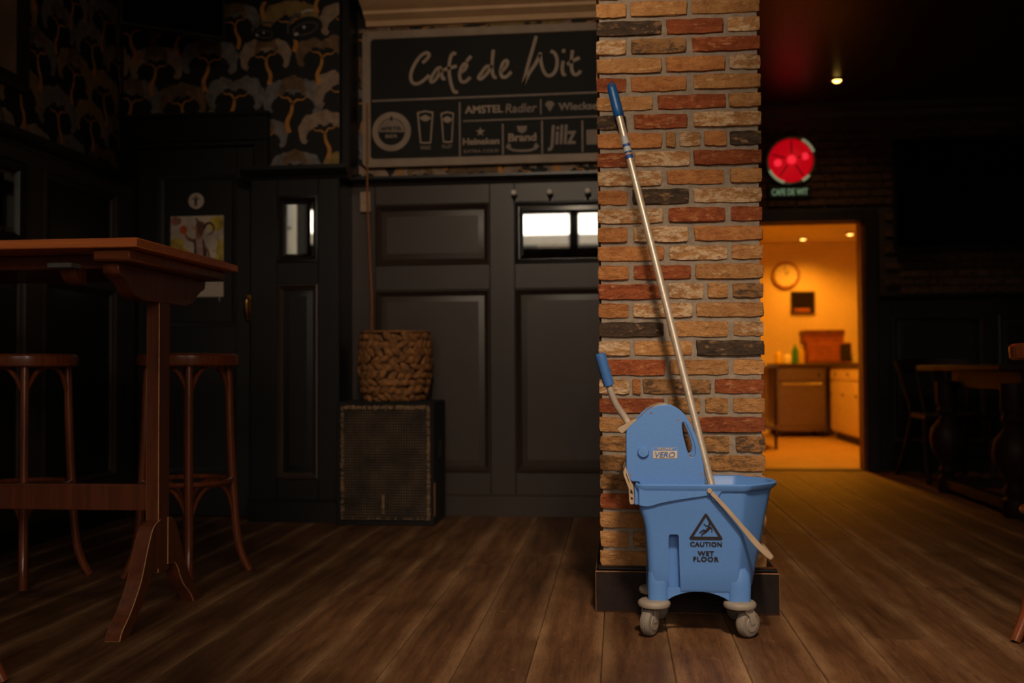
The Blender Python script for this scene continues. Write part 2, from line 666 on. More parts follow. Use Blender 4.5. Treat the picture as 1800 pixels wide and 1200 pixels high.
def ngon_flat(mb, pts, y, mat_i):
    mb.cur = mat_i
    mb.add([(p[0], y, p[1]) for p in pts], [tuple(range(len(pts)))])


def stroke_flat(mb, pts, w, y, mat_i):
    """flat tapering stroke polygon in xz"""
    mb.cur = mat_i
    P = [Vector((p[0], p[1])) for p in pts]
    n = len(P)
    ws = w if isinstance(w, (list, tuple)) else [w] * n
    L, Rr = [], []
    for i, p in enumerate(P):
        t = (P[min(i + 1, n - 1)] - P[max(i - 1, 0)]).normalized()
        nn = Vector((-t.y, t.x))
        L.append(p + nn * ws[i])
        Rr.append(p - nn * ws[i])
    vs = [(a.x, y, a.y) for a in L] + [(a.x, y, a.y) for a in Rr]
    mb.add(vs, [(i, i + 1, n + i + 1, n + i) for i in range(n - 1)])


# ------------------------------------------------------------------ room shell
ZC = 2.80            # ceiling height
XL, XR = -2.70, 4.30  # left and right wall faces
YB = 5.38            # back wall (sign wall)
YD = 5.18            # wall with the black door
YF = 7.86            # far wall with the kitchen doorway
YFR = -1.55          # front wall behind the camera
XE = 0.62            # where the back wall ends and the room runs on


def S(name, mb, mat, label, base=None, cat='wall', **kw):
    o = mb.build(name, mat, None, base=base, **kw)
    return tag(o, label, cat, None, 'structure')


# floor: sub-floor with individual boards as parts
floor = S('floor', MB().box(XL, XR, YFR, YF, -0.06, -0.0205), 'black_matt', 'worn brown oak plank floor of the pub', cat='floor')
pm = MB().box(0, 1, 0, 1, -1, 0)
bm = bmesh.new()
PW = 0.19
unit = {}


def plank_mesh(variant):
    """unit board 1 x 1 with bevelled long edges, slightly crowned"""
    e = 0.014
    prof = [(0.0, -1.0), (0.0, -0.16), (e, -0.02), (0.12, 0.0), (0.5, -0.03 - 0.02 * variant), (0.88, 0.0), (1 - e, -0.02), (1.0, -0.16), (1.0, -1.0)]
    mb = MB()
    mb.loft([[(x, y, z) for x, z in prof] for y in (0.0, 1.0)])
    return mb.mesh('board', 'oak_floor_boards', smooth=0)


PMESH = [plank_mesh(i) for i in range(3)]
k0 = math.floor((XL + 0.24) / PW)
k1 = math.ceil((XR + 0.24) / PW)
for k in range(k0, k1):
    xa = max(XL, -0.24 + k * PW)
    xb = min(XR, -0.24 + (k + 1) * PW)
    if xb - xa < 0.02:
        continue
    y = YFR - random.uniform(0, 1.6)
    while y < YF - 0.01:
        L = random.uniform(1.7, 2.5)
        ya, yb = max(YFR, y), min(YF, y + L)
        y += L
        if yb - ya < 0.05:
            continue
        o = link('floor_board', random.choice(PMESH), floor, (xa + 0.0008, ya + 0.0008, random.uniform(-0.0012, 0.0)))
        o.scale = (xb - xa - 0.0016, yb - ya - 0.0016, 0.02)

S('ceiling', MB().box(XL - 0.2, XR + 0.2, YFR - 0.2, YF + 0.2, ZC, ZC + 0.1), 'ceiling_lacquer', 'dark brown lacquered ceiling of the pub', cat='ceiling')


# ---- panelling helper: works in (u, d, z): u along the wall, d out of the wall towards the room
def wall_fn(kind, pos):
    if kind == 'back':   # faces -y, u = x
        return lambda u, d, z: (u, pos - d, z)
    if kind == 'left':   # faces +x, u = y
        return lambda u, d, z: (pos + d, u, z)
    if kind == 'side':   # faces +x return
        return lambda u, d, z: (pos + d, u, z)


def frame_board(fn, parent, name, u0, u1, z0, z1, d0, d1, mat='black_paint', bevel=0.003):
    return MB(fn).box(u0, u1, d0, d1, z0, z1).build(name, mat, parent, bevel=bevel)


def panel(fn, parent, u0, u1, z0, z1, d, mat='black_paint_panel'):
    """recessed panel with a raised field and a moulding round it"""
    MB(fn).rects(u0, u1, z0, z1, [(0.0, d - 0.012), (0.0, d + 0.010), (0.010, d + 0.014), (0.018, d + 0.004), (0.030, d - 0.004), (0.034, d - 0.016), (0.034, d - 0.018)], cap=False).build('moulding', 'black_paint', parent, smooth=30)
    MB(fn).rects(u0 + 0.030, u1 - 0.030, z0 + 0.030, z1 - 0.030, [(0.0, d - 0.03), (0.0, d - 0.016), (0.035, d - 0.008), (0.035, d - 0.008)]).build('panel', mat, parent, smooth=30)


# ---- back wall with the sign
fb = wall_fn('back', YB)
wall_back = S('wall_back', MB().box(-1.62, XE, YB, YB + 0.12, -0.06, ZC), 'wallpaper_ground', 'black panelled wainscot wall under the pub sign')
D = 0.03
us = [(-1.320, -0.685), (-0.550, 0.085)]
frame_board(fb, wall_back, 'stile', -1.47, -1.320, 0.10, 1.80, 0, D)
frame_board(fb, wall_back, 'stile', -0.685, -0.550, 0.10, 1.80, 0, D)
frame_board(fb, wall_back, 'stile', 0.085, 0.22, 0.10, 1.80, 0, D)
frame_board(fb, wall_back, 'stile', 0.56, XE, 0.10, 1.80, 0, D)
for u0_, u1_ in us + [(0.22, 0.56)]:
    frame_board(fb, wall_back, 'rail', u0_, u1_, 1.695, 1.80, 0, D)
    frame_board(fb, wall_back, 'rail', u0_, u1_, 1.225, 1.362, 0, D)
    frame_board(fb, wall_back, 'rail', u0_, u1_, 0.10, 0.235, 0, D)
    panel(fb, wall_back, u0_, u1_, 0.235, 1.225, D)
panel(fb, wall_back, -1.320, -0.685, 1.362, 1.695, D)
panel(fb, wall_back, 0.22, 0.56, 1.362, 1.695, D)
MB(fb).prism([(0, 0), (0.045, 0), (0.045, 0.098), (0.038, 0.112), (0.030, 0.118), (0, 0.118)], -1.47, XE).build('skirting', 'black_paint', wall_back) if False else None
# skirting and ledge: profile in (d, z), extruded along u


def run(fn, parent, name, u0, u1, prof, mat):
    mb = MB(fn)
    n = len(prof)
    vs = [(u0, d, z) for d, z in prof] + [(u1, d, z) for d, z in prof]
    fs = [tuple(range(n)), tuple(range(2 * n - 1, n - 1, -1))] + [(i, i + n, (i + 1) % n + n, (i + 1) % n) for i in range(n)]
    mb.add(vs, fs)
    return mb.build(name, mat, parent, smooth=30)


SKIRT = [(0, 0), (0.048, 0), (0.048, 0.098), (0.042, 0.108), (0.034, 0.116), (0, 0.116)]
LEDGE = [(0, 1.80), (0.03, 1.80), (0.036, 1.815), (0.05, 1.822), (0.062, 1.836), (0.062, 1.850), (0, 1.850)]
run(fb, wall_back, 'skirting', -1.47, XE, SKIRT, 'black_paint')
run(fb, wall_back, 'ledge', -1.47, XE, LEDGE, 'black_gloss')
CORN = [(0, 2.69), (0.03, 2.69), (0.045, 2.715), (0.10, 2.735), (0.105, 2.75), (0.16, 2.765), (0.20, 2.785), (0.20, 2.80), (0, 2.80)]
run(fb, wall_back, 'cornice', -1.37, XE, CORN, 'cornice_paint')
# the wall's end, where the room runs on to the kitchen
S('wall_return', MB().box(XE - 0.12, XE, YB + 0.12, YF, -0.06, ZC), 'black_paint', 'dark return wall hidden behind the brick pillar')

# ---- wall with the door, and the wainscot unit beside it
fd = wall_fn('back', YD)
wall_door = S('wall_door', MB().box(XL, -2.62, YD, YD + 0.12, -0.06, ZC).box(-1.936, -1.47, YD, YD + 0.12, -0.06, ZC).box(-2.62, -1.936, YD, YD + 0.12, 2.035, ZC),
              'wallpaper_ground', 'dark wallpapered wall above and beside the toilet door')
S('wall_light_block', MB().box(XL - 0.15, -1.47, YD + 0.125, YD + 0.2, -0.06, ZC), 'black_matt', 'dark backing wall added to block light behind the toilet door')  # unseen backing, added to stop sky light leaking round the toilet door
S('wall_corner', MB().box(-1.62, -1.47, YD + 0.12, YB, -0.06, ZC), 'black_paint', 'black corner return between door wall and sign wall')
MB().box(-1.47, -1.425, YD + 0.03, YB, 1.85, ZC).build('corner_post', 'black_gloss', wall_door, bevel=0.003)
frame_board(fd, wall_door, 'architrave', -2.70, -2.615, 0, 2.035, -0.02, 0.028, 'black_gloss')
frame_board(fd, wall_door, 'architrave', -1.940, -1.860, 1.85, 2.035, -0.02, 0.028, 'black_gloss')
frame_board(fd, wall_door, 'lintel', -2.70, -1.860, 2.035, 2.165, 0, 0.032, 'black_gloss')
frame_board(fd, wall_door, 'lintel_cap', -2.70, -1.850, 2.165, 2.185, 0, 0.05, 'black_gloss')
frame_board(fd, wall_door, 'door_stop', -2.615, -1.940, 2.010, 2.035, -0.03, 0.01, 'door_frame_dark')
# wainscot unit
wu = empty('panelling_unit', (-1.675, 5.14, 0), 'tall black panelling unit with ledge and small inset mirror', 'panelling')
YC = 5.10
fc = wall_fn('back', YC)
MB().box(-1.93, -1.471, YC + 0.012, YD, 0.0, 1.80).build('carcass', 'black_paint', wu)
frame_board(fc, wu, 'stile', -1.93, -1.785, 0.10, 1.80, -0.012, 0.012, 'black_gloss')
frame_board(fc, wu, 'stile', -1.562, -1.449, 0.10, 1.80, -0.012, 0.012, 'black_gloss')
frame_board(fc, wu, 'rail', -1.785, -1.562, 1.71, 1.80, -0.012, 0.012, 'black_gloss')
frame_board(fc, wu, 'rail', -1.785, -1.562, 1.245, 1.36, -0.012, 0.012, 'black_gloss')
frame_board(fc, wu, 'rail', -1.785, -1.562, 0.10, 0.222, -0.012, 0.012, 'black_gloss')
panel(fc, wu, -1.785, -1.562, 0.222, 1.245, 0.012, 'black_gloss')
MB(fc).rects(-1.785, -1.562, 1.36, 1.71, [(0, 0), (0, 0.022), (0.012, 0.026), (0.026, 0.012), (0.032, 0.0)], cap=False).build('mirror_frame', 'black_gloss', wu, smooth=30)
mo = MB(fc).rects(-1.757, -1.590, 1.388, 1.682, [(0.0, -0.008), (0.0, 0.002), (0.016, 0.006), (0.016, 0.006)]).build('mirror', 'old_mirror_glass', wu, smooth=0)
mo['label'] = 'small bevelled mirror pane'
run(fc, wu, 'skirting', -1.93, -1.442, SKIRT, 'black_gloss')
run(fc, wu, 'ledge', -1.975, -1.40, [(-0.08, 1.80), (0.012, 1.80), (0.02, 1.815), (0.05, 1.828), (0.065, 1.845), (0.065, 1.865), (-0.08, 1.865)], 'black_gloss')
MB().box(-1.471, -1.449, YC + 0.014, YB - 0.032, 0.0, 1.80).build('side_board', 'black_gloss', wu, bevel=0.002)

# ---- toilet door
door_1 = empty('door_1', (-2.28, YD, 0), 'black panelled toilet door with poster and round pictogram', 'door', None, 'structure')
fdd = wall_fn('back', YD + 0.035)
MB(fdd).box(-2.612, -1.943, -0.02, 0.0, 0.005, 2.008).build('leaf', 'door_black', door_1, bevel=0.003)
for nm, a in (('stile', (-2.612, -2.50, 0.005, 2.008)), ('stile', (-2.055, -1.943, 0.005, 2.008)), ('rail', (-2.50, -2.055, 1.86, 2.008)), ('rail', (-2.50, -2.055, 0.005, 0.24)), ('rail', (-2.50, -2.055, 0.88, 1.03))):
    frame_board(fdd, door_1, nm, *a, 0, 0.012, 'door_black')
for z0, z1 in ((0.24, 0.88), (1.03, 1.86)):
    MB(fdd).rects(-2.50, -2.055, z0, z1, [(0, 0.0), (0, 0.012), (0.015, 0.010), (0.028, 0.001), (0.03, 0)], cap=False).build('moulding', 'door_black', door_1, smooth=30)
hd = MB(fdd).box(-1.992, -1.958, 0.012, 0.017, 1.06, 1.20).build('handle_plate', 'brass', door_1, bevel=0.002)
MB(fdd).tube(crom([(-1.975, 0.016, 1.175), (-1.975, 0.05, 1.178), (-1.977, 0.062, 1.16), (-1.978, 0.058, 1.12), (-1.976, 0.05, 1.085), (-1.974, 0.045, 1.065)], 5), [0.008] * 8 + [0.012] * 6 + [0.013] * 6 + [0.010] * 5 + [0.007], 10).build('handle', 'brass', door_1)

# round pictogram
pic = empty('door_pictogram', (-2.281, YD + 0.02, 1.717), 'small round white sign with standing figure above the poster', 'sign')
MB().lathe([(0.042, 0.0), (0.044, -0.002), (0.044, -0.004), (0.042, -0.006)], (-2.281, YD + 0.0235, 1.717), 32, 'y').build('disc', 'paper_white', pic)
pf = MB()
cx, cz, yy = -2.281, 1.717, YD + 0.0165
pf.lathe([(0.0055, 0), (0.0055, -0.001)], (cx, yy, cz + 0.024), 12, 'y')
pf.box(cx - 0.007, cx + 0.007, yy - 0.001, yy, cz - 0.008, cz + 0.016)
pf.box(cx - 0.021, cx + 0.021, yy - 0.001, yy, cz + 0.009, cz + 0.015)
pf.box(cx - 0.007, cx - 0.001, yy - 0.001, yy, cz - 0.03, cz - 0.007)
pf.box(cx + 0.001, cx + 0.007, yy - 0.001, yy, cz - 0.03, cz - 0.007)
pf.build('figure', 'label_black', pic, smooth=0)

# poster with a painted horned goat holding an apple
po = empty('poster', (-2.275, YD + 0.02, 1.42), 'colourful poster of a horned goat holding an orange apple', 'poster')
px0, px1, pz0, pz1 = -2.426, -2.126, 1.192, 1.635
YPp = YD + 0.0225
pb = MB().box(px0, px1, YPp - 0.0015, YPp, pz0, pz1).build('sheet', 'paper_white', po)


def pp(u, v):   # u,v in 0..1 of the sheet, v from the top
    return (px0 + u * (px1 - px0), pz1 - v * (pz1 - pz0))


prt = MB()
yl = YPp - 0.0018
ngon_flat(prt, [pp(0.0, 0.0), pp(1, 0.0), pp(1, 0.86), pp(0.0, 0.86)], yl, 0)
rs = random.Random(3)


def blob(u, v, ru, rv, n=14, jit=0.18):
    return [pp(u + ru * math.cos(2 * PI * i / n) * (1 + rs.uniform(-jit, jit)), v + rv * math.sin(2 * PI * i / n) * (1 + rs.uniform(-jit, jit))) for i in range(n)]


def clampb(pts):
    return [(min(max(p[0], px0 + 0.001), px1 - 0.001), min(max(p[1], pz0 + 0.05), pz1 - 0.001)) for p in pts]


for i, (u, v, a, b, m) in enumerate([(0.12, 0.36, 0.14, 0.10, 1), (0.2, 0.46, 0.16, 0.06, 1), (0.86, 0.1, 0.14, 0.10, 1), (0.95, 0.42, 0.08, 0.12, 1), (0.9, 0.6, 0.14, 0.10, 1), (0.1, 0.06, 0.1, 0.06, 2), (0.9, 0.78, 0.1, 0.03, 2), (0.3, 0.7, 0.2, 0.06, 1)]):
    ngon_flat(prt, clampb(blob(u, v, a, b)), yl - 0.0003 - i * 0.00003, m)
yl2 = yl - 0.0008
stroke_flat(prt, crom([pp(0.26, 0.20), pp(0.32, 0.27), pp(0.40, 0.30), pp(0.47, 0.32)], 4), [0.006] * 4 + [0.009] * 9, yl2, 3)  # raised arm
ngon_flat(prt, [pp(0.43, 0.28), pp(0.62, 0.28), pp(0.68, 0.42), pp(0.70, 0.56), pp(0.42, 0.56), pp(0.45, 0.40)], yl2 - 0.0001, 4)  # coat
ngon_flat(prt, [pp(0.48, 0.26), pp(0.60, 0.26), pp(0.62, 0.52), pp(0.50, 0.52)], yl2 - 0.0002, 6)  # chest
ngon_flat(prt, [pp(0.47, 0.10), pp(0.55, 0.06), pp(0.64, 0.08), pp(0.66, 0.16), pp(0.60, 0.25), pp(0.53, 0.29), pp(0.48, 0.24), pp(0.49, 0.17)], yl2 - 0.0003, 3)  # head
ngon_flat(prt, [pp(0.48, 0.15), pp(0.40, 0.10), pp(0.43, 0.17), pp(0.48, 0.19)], yl2 - 0.0004, 2)  # ear
ngon_flat(prt, [pp(0.47, 0.25), pp(0.55, 0.23), pp(0.56, 0.28), pp(0.50, 0.30)], yl2 - 0.0005, 2)  # mouth
stroke_flat(prt, [pp(0.64 + 0.09 * (1 + math.cos(t)), 0.16 - 0.07 * math.sin(t)) for t in [PI - i * PI * 1.55 / 10 for i in range(11)]], [0.008 - 0.0005 * i for i in range(11)], yl2 - 0.0004, 4)  # curled horn
stroke_flat(prt, [pp(0.52, 0.08), pp(0.50, 0.04), pp(0.46, 0.03)], [0.006, 0.005, 0.002], yl2 - 0.0004, 4)
ngon_flat(prt, [pp(0.245 + 0.07 * math.cos(t), 0.17 + 0.055 * math.sin(t)) for t in [i * 2 * PI / 16 for i in range(16)]], yl2 - 0.0004, 5)  # apple
stroke_flat(prt, crom([pp(0.80, 0.44), pp(0.88, 0.42), pp(0.92, 0.34), pp(0.87, 0.28)], 4), 0.002, yl2, 3)  # tail
stroke_flat(prt, crom([pp(0.66, 0.38), pp(0.72, 0.46), pp(0.74, 0.58)], 4), [0.006] * 9, yl2 - 0.0003, 3)
prt.build('painting', ['poster_cream', 'poster_yellow', 'poster_pink', 'poster_brown', 'poster_dark', 'poster_apple', 'poster_flesh'], po, smooth=0, recalc=False)
MB().box(-2.150, -2.147, YPp - 0.002, YPp, 1.168, 1.193).build('tape', 'paper_white', po)

# ---- left wall
fl = wall_fn('left', XL)
wall_left = S('wall_left', MB().box(XL - 0.15, XL, YFR, 1.55, -0.06, ZC).box(XL - 0.15, XL, 2.75, YD + 0.1, -0.06, ZC).box(XL - 0.15, XL, 1.55, 2.75, -0.06, 1.62).box(XL - 0.15, XL, 1.55, 2.75, 2.52, ZC),
              'wallpaper_ground', 'dark wallpapered left wall with black wainscot panels', recalc=False)
ul = [(3.02, 3.50), (3.68, 4.245), (4.39, 5.065)]
for a, b in ((2.80, 3.02), (3.50, 3.68), (4.245, 4.39), (5.065, 5.15)):
    frame_board(fl, wall_left, 'stile', a, b, 0.10, 1.80, 0, D)
for a, b in ul:
    frame_board(fl, wall_left, 'rail', a, b, 1.735, 1.80, 0, D)
    frame_board(fl, wall_left, 'rail', a, b, 1.225, 1.362, 0, D)
    frame_board(fl, wall_left, 'rail', a, b, 0.10, 0.235, 0, D)
    panel(fl, wall_left, a, b, 0.235, 1.225, D, 'black_gloss')
for a, b in (ul[0], ul[2]):
    panel(fl, wall_left, a, b, 1.362, 1.735, D, 'black_gloss')
run(fl, wall_left, 'skirting', 2.80, 5.15, SKIRT, 'black_gloss')
run(fl, wall_left, 'ledge', 2.80, 5.14, [(0, 1.80), (0.03, 1.80), (0.04, 1.815), (0.07, 1.828), (0.085, 1.845), (0.085, 1.865), (0, 1.865)], 'black_gloss')
lm = empty('wainscot_mirror', (XL + 0.02, 3.96, 1.55), 'dark framed mirror set in the left wainscot above table', 'mirror')
MB(fl).rects(3.68, 4.245, 1.362, 1.735, [(0, 0.01), (0, 0.040), (0.012, 0.046), (0.04, 0.030), (0.05, 0.012), (0.05, 0.01)], cap=False).build('frame', 'black_gloss', lm, smooth=30)
MB(fl).rects(3.73, 4.195, 1.412, 1.685, [(0, 0.005), (0, 0.014), (0.02, 0.020), (0.02, 0.020)]).build('glass', 'old_mirror_glass', lm, smooth=0)
lp = empty('framed_picture', (XL + 0.02, 3.95, 2.3), 'pale picture in dark frame high on the left wall', 'picture')
MB(fl).rects(3.60, 4.268, 2.06, 2.74, [(0, 0.0), (0, 0.030), (0.02, 0.036), (0.07, 0.018), (0.075, 0.0)], cap=False).build('frame', 'frame_dark', lp, smooth=30)
MB(fl).box(3.67, 4.20, 0.004, 0.012, 2.13, 2.67).build('print', 'picture_tan', lp)
wl = empty('window_1', (XL, 2.15, 1.62), 'side window in the left wall', 'window', None, 'structure')
for a in ((1.55, 1.61, 1.62, 2.52), (2.69, 2.75, 1.62, 2.52), (1.61, 2.69, 1.62, 1.68), (1.61, 2.69, 2.46, 2.52), (2.12, 2.18, 1.68, 2.46)):
    MB(fl).box(a[0], a[1], -0.11, -0.04, a[2], a[3]).build('window_frame', 'black_gloss', wl)


# ---- wallpaper print: umbrella trees with ochre trunks on the two wallpapered areas
def tree(mb, u, v, s, rr, dy):
    pal = rr.choice([0, 0, 1, 1, 2, 3])
    flip = rr.choice([-1, 1])
    # canopy: two or three drooping scalloped fans
    for a, (ou, ov, rs_, a0, a1) in enumerate([(-0.40, 0.10, 0.50, 236, 20), (0.40, 0.14, 0.46, 160, -58), (0.0, 0.36, 0.38, 200, -20)]):
        if a == 2 and rr.random() < 0.35:
            continue
        n = 18
        outer, inner = [], []
        cu, cv, rad = u + flip * ou * s, v + ov * s, rs_ * s
        for i in range(n + 1):
            t = i / n
            ang = R(a0 + (a1 - a0) * t)
            sc = 1 + 0.13 * abs(math.sin(t * PI * 5.0)) + rr.uniform(-0.04, 0.04)
            thick = 0.18 + 0.62 * math.sin(PI * min(max(t, 0.04), 0.96)) ** 0.8
            co, si = math.cos(ang) * flip, math.sin(ang)
            outer.append((cu + rad * sc * co, cv + rad * sc * si * 1.12))
            inner.append((cu + rad * sc * co * (1 - thick), cv + rad * (sc * si * 1.12 * (1 - thick) - 0.10 * math.sin(PI * t))))
        poly = outer + inner[::-1]
        k = len(outer)
        mb.cur = pal if a < 2 else rr.choice([pal, 2])
        mb.add([(p[0], dy - 0.00006 * a, p[1]) for p in poly], [(i, i + 1, 2 * k - 2 - i, 2 * k - 1 - i) for i in range(k - 1)])
    # trunk and forks
    P = crom([(u + flip * 0.10 * s, v - 0.86 * s), (u + flip * 0.16 * s, v - 0.55 * s), (u + flip * 0.03 * s, v - 0.25 * s), (u, v + 0.02 * s)], 4)
    n = len(P)
    stroke_flat(mb, P, [s * (0.078 - 0.040 * i / n) for i in range(n)], dy - 0.0003, 4)
    stroke_flat(mb, crom([(u, v - 0.02 * s), (u - flip * 0.14 * s, v + 0.10 * s), (u - flip * 0.32 * s, v + 0.10 * s), (u - flip * 0.45 * s, v + 0.22 * s)], 4), [s * (0.036 - 0.0022 * i) for i in range(13)], dy - 0.0003, 4)
    stroke_flat(mb, crom([(u, v - 0.02 * s), (u + flip * 0.12 * s, v + 0.16 * s), (u + flip * 0.30 * s, v + 0.18 * s), (u + flip * 0.42 * s, v + 0.30 * s)], 4), [s * (0.036 - 0.0022 * i) for i in range(13)], dy - 0.0003, 4)


def wallpaper(parent, fn, u0_, u1_, z0_, z1_, rects_, seed):
    rr = random.Random(seed)
    mb = MB()
    s = 0.165
    row = 0
    z = z0_ - 0.02
    while z < z1_ + 0.1:
        u = u0_ - (0.15 if row % 2 else 0.0) + 0.03
        while u < u1_ + 0.1:
            tree(mb, u + rr.uniform(-0.02, 0.02), z + rr.uniform(-0.025, 0.025), s * rr.uniform(0.9, 1.15), rr, -0.0006 - 0.00002 * rr.random())
            u += 0.31
        z += 0.20
        row += 1
    # clip the print to the papered rectangles
    for (a0_, a1_, b0_, b1_) in rects_:
        bm = bmesh.new()
        vv = [bm.verts.new(p) for p in mb.v]
        for f, mi in zip(mb.f, mb.mi):
            try:
                bm.faces.new([vv[i] for i in f]).material_index = mi
            except ValueError:
                pass
        for co, no in (((a0_, 0, 0), (-1, 0, 0)), ((a1_, 0, 0), (1, 0, 0)), ((0, 0, b0_), (0, 0, -1)), ((0, 0, b1_), (0, 0, 1))):
            bmesh.ops.bisect_plane(bm, geom=bm.verts[:] + bm.edges[:] + bm.faces[:], plane_co=co, plane_no=no, clear_outer=True)
        off = wloc(parent)
        for v in bm.verts:
            v.co = Vector(fn(v.co.x, -v.co.y, v.co.z)) - off
        me = bpy.data.meshes.new('wallpaper_print')
        bm.to_mesh(me)
        bm.free()
        for m in ('print_tan', 'print_grey', 'print_brown', 'print_ochre', 'print_trunk'):
            me.materials.append(MATS[m])
        o = link('wallpaper_print', me, parent)
        tag(o, 'wallpaper printed with drooping tan and grey trees', None, None, 'stuff')


wallpaper(wall_door, fd, XL + 0.01, -1.475, 1.87, 2.79, [(XL + 0.01, -1.475, 2.19, 2.79), (-1.855, -1.475, 1.87, 2.19)], 5)
wallpaper(wall_back, fb, -1.42, XE - 0.01, 1.852, 2.69, [(-1.42, XE - 0.01, 1.852, 2.69)], 9)
wallpaper(wall_left, fl, 2.80, YD - 0.01, 1.87, 2.79, [(2.80, YD - 0.01, 1.87, 2.79)], 12)

# the pair of painted eyes high on the papered wall
ey = empty('painted_eyes', (-1.78, YD - 0.01, 2.60), 'dark panel painted with a pair of glinting eyes on wallpaper', 'artwork')
em = MB()
for ex, ez, sc, a in ((-1.889, 2.612, 0.8, -8), (-1.660, 2.632, 1.15, 14)):
    def ep(u, v, ex=ex, ez=ez, sc=sc, a=a):
        return (ex + sc * (u * math.cos(R(a)) - v * math.sin(R(a))), ez + sc * (u * math.sin(R(a)) + v * math.cos(R(a))))
    y0 = YD - 0.006
    ngon_flat(em, [ep(0.085 * math.cos(t), 0.055 * math.sin(t)) for t in [i * 2 * PI / 20 for i in range(20)]], y0, 2)
    ngon_flat(em, [ep(0.062 * math.cos(t), 0.030 * math.sin(t)) for t in [i * 2 * PI / 20 for i in range(20)]], y0 - 0.0004, 1)
    ngon_flat(em, [ep(0.055 * math.cos(t), 0.024 * math.sin(t)) for t in [i * 2 * PI / 20 for i in range(20)]], y0 - 0.0008, 2)
    ngon_flat(em, [ep(-0.004 + 0.008 * math.cos(t), 0.008 + 0.008 * math.sin(t)) for t in [i * 2 * PI / 10 for i in range(10)]], y0 - 0.0012, 0)
    ngon_flat(em, [ep(-0.048 + 0.012 * math.cos(t), -0.014 + 0.008 * math.sin(t)) for t in [i * 2 * PI / 10 for i in range(10)]], y0 - 0.0012, 0)
    stroke_flat(em, crom([ep(-0.085, 0.0), ep(-0.075, 0.04), ep(-0.045, 0.065), ep(0.0, 0.072)], 4), [0.004 + 0.0004 * i for i in range(13)], y0 - 0.0012, 1)
    stroke_flat(em, crom([ep(0.0, 0.076), ep(0.03, 0.08), ep(0.06, 0.072)], 4), 0.006, y0 - 0.0012, 0 if sc > 1 else 1)
em.build('eyes', ['print_eye_light', 'print_eye_mid', 'print_eye_dark'], ey, smooth=0, recalc=False)
MB().box(-1.99, -1.55, YD - 0.005, YD - 0.0012, 2.56, 2.79).build('panel', 'print_eye_dark', ey) if False else None

# ---- far wall with the kitchen doorway
ff = wall_fn('back', YF)
KX0, KX1, KZ = 1.02, 1.895, 1.915   # clear doorway
wall_far = S('wall_far', MB().box(XE - 0.12, KX0, YF, YF + 0.15, -0.06, ZC).box(KX1, XR + 0.15, YF, YF + 0.15, -0.06, ZC).box(KX0, KX1, YF, YF + 0.15, KZ, ZC), 'mortar_dark', 'far wall of dark brick slips above black wainscot')
fbm = MB().box(-0.5, 0.5, -1.0, 0.0, -0.5, 0.5).mesh('brick', 'brick_far', bevel=0.05, smooth=0)
rest = MB()
zc_, row = 1.375, 0
rf = random.Random(21)
while zc_ < 2.66:
    x = XE + 0.01 - (0.11 if row % 2 else 0)
    while x < XR - 0.02:
        a, b = max(x, XE + 0.01), min(x + 0.205, XR - 0.02)
        inside = b < KX0 - 0.09 or a > KX1 + 0.10 or zc_ > KZ + 0.12
        if inside and b - a > 0.03:
            if b < 3.25 and a > 1.0:
                o = link('brick', fbm, wall_far, ((a + b) / 2, YF - rf.uniform(0.0005, 0.006), zc_))
                o.scale = (b - a, 0.02, 0.050)
            else:
                rest.box(a, b, YF - 0.01, YF + 0.01, zc_ - 0.025, zc_ + 0.025)
        x += 0.217
    zc_ += 0.0626
    row += 1
ro = rest.build('brick_courses', 'brick_far', wall_far)
ro['kind'] = 'stuff'
# black wainscot under the bricks and crown moulding
for i, (a, b) in enumerate(((1.98, 2.75), (2.75, 3.52), (3.52, 4.29))):
    frame_board(ff, wall_far, 'stile', a, a + 0.10, 0.10, 1.30, 0, 0.03, 'far_panel')
    frame_board(ff, wall_far, 'rail', a + 0.10, b, 1.18, 1.30, 0, 0.03, 'far_panel')
    frame_board(ff, wall_far, 'rail', a + 0.10, b, 0.10, 0.22, 0, 0.03, 'far_panel')
    panel(ff, wall_far, a + 0.10, b, 0.22, 1.18, 0.03, 'far_panel')
run(ff, wall_far, 'skirting', 1.98, XR, SKIRT, 'far_panel')
run(ff, wall_far, 'ledge', 1.98, XR, [(0, 1.30), (0.03, 1.30), (0.045, 1.325), (0.045, 1.34), (0, 1.34)], 'far_panel')
run(ff, wall_far, 'cornice', XE, XR, [(0, 2.65), (0.03, 2.65), (0.045, 2.675), (0.09, 2.70), (0.10, 2.74), (0.14, 2.76), (0.14, 2.80), (0, 2.80)], 'far_cornice')
# kitchen door frame
door_2 = empty('door_2', (1.45, YF, 0), 'open kitchen doorway with dark frame', 'doorway', None, 'structure')
frame_board(ff, door_2, 'architrave', KX1, KX1 + 0.085, 0, KZ, -0.01, 0.035, 'door_frame_dark')
frame_board(ff, door_2, 'architrave', KX0 - 0.085, KX0, 0, KZ, -0.01, 0.035, 'door_frame_dark')
frame_board(ff, door_2, 'lintel', KX0 - 0.085, KX1 + 0.085, KZ, KZ + 0.085, -0.01, 0.035, 'door_frame_dark')
MB().box(KX1 - 0.03, KX1, YF, YF + 0.15, 0, KZ).build('jamb', 'jamb_wood', door_2, bevel=0.002)
MB().box(KX0, KX0 + 0.03, YF, YF + 0.15, 0, KZ).build('jamb', 'jamb_wood', door_2, bevel=0.002)
MB().box(KX0, KX1, YF + 0.001, YF + 0.15, 0.0, 0.008).build('threshold', 'door_frame_dark', door_2, bevel=0.003)

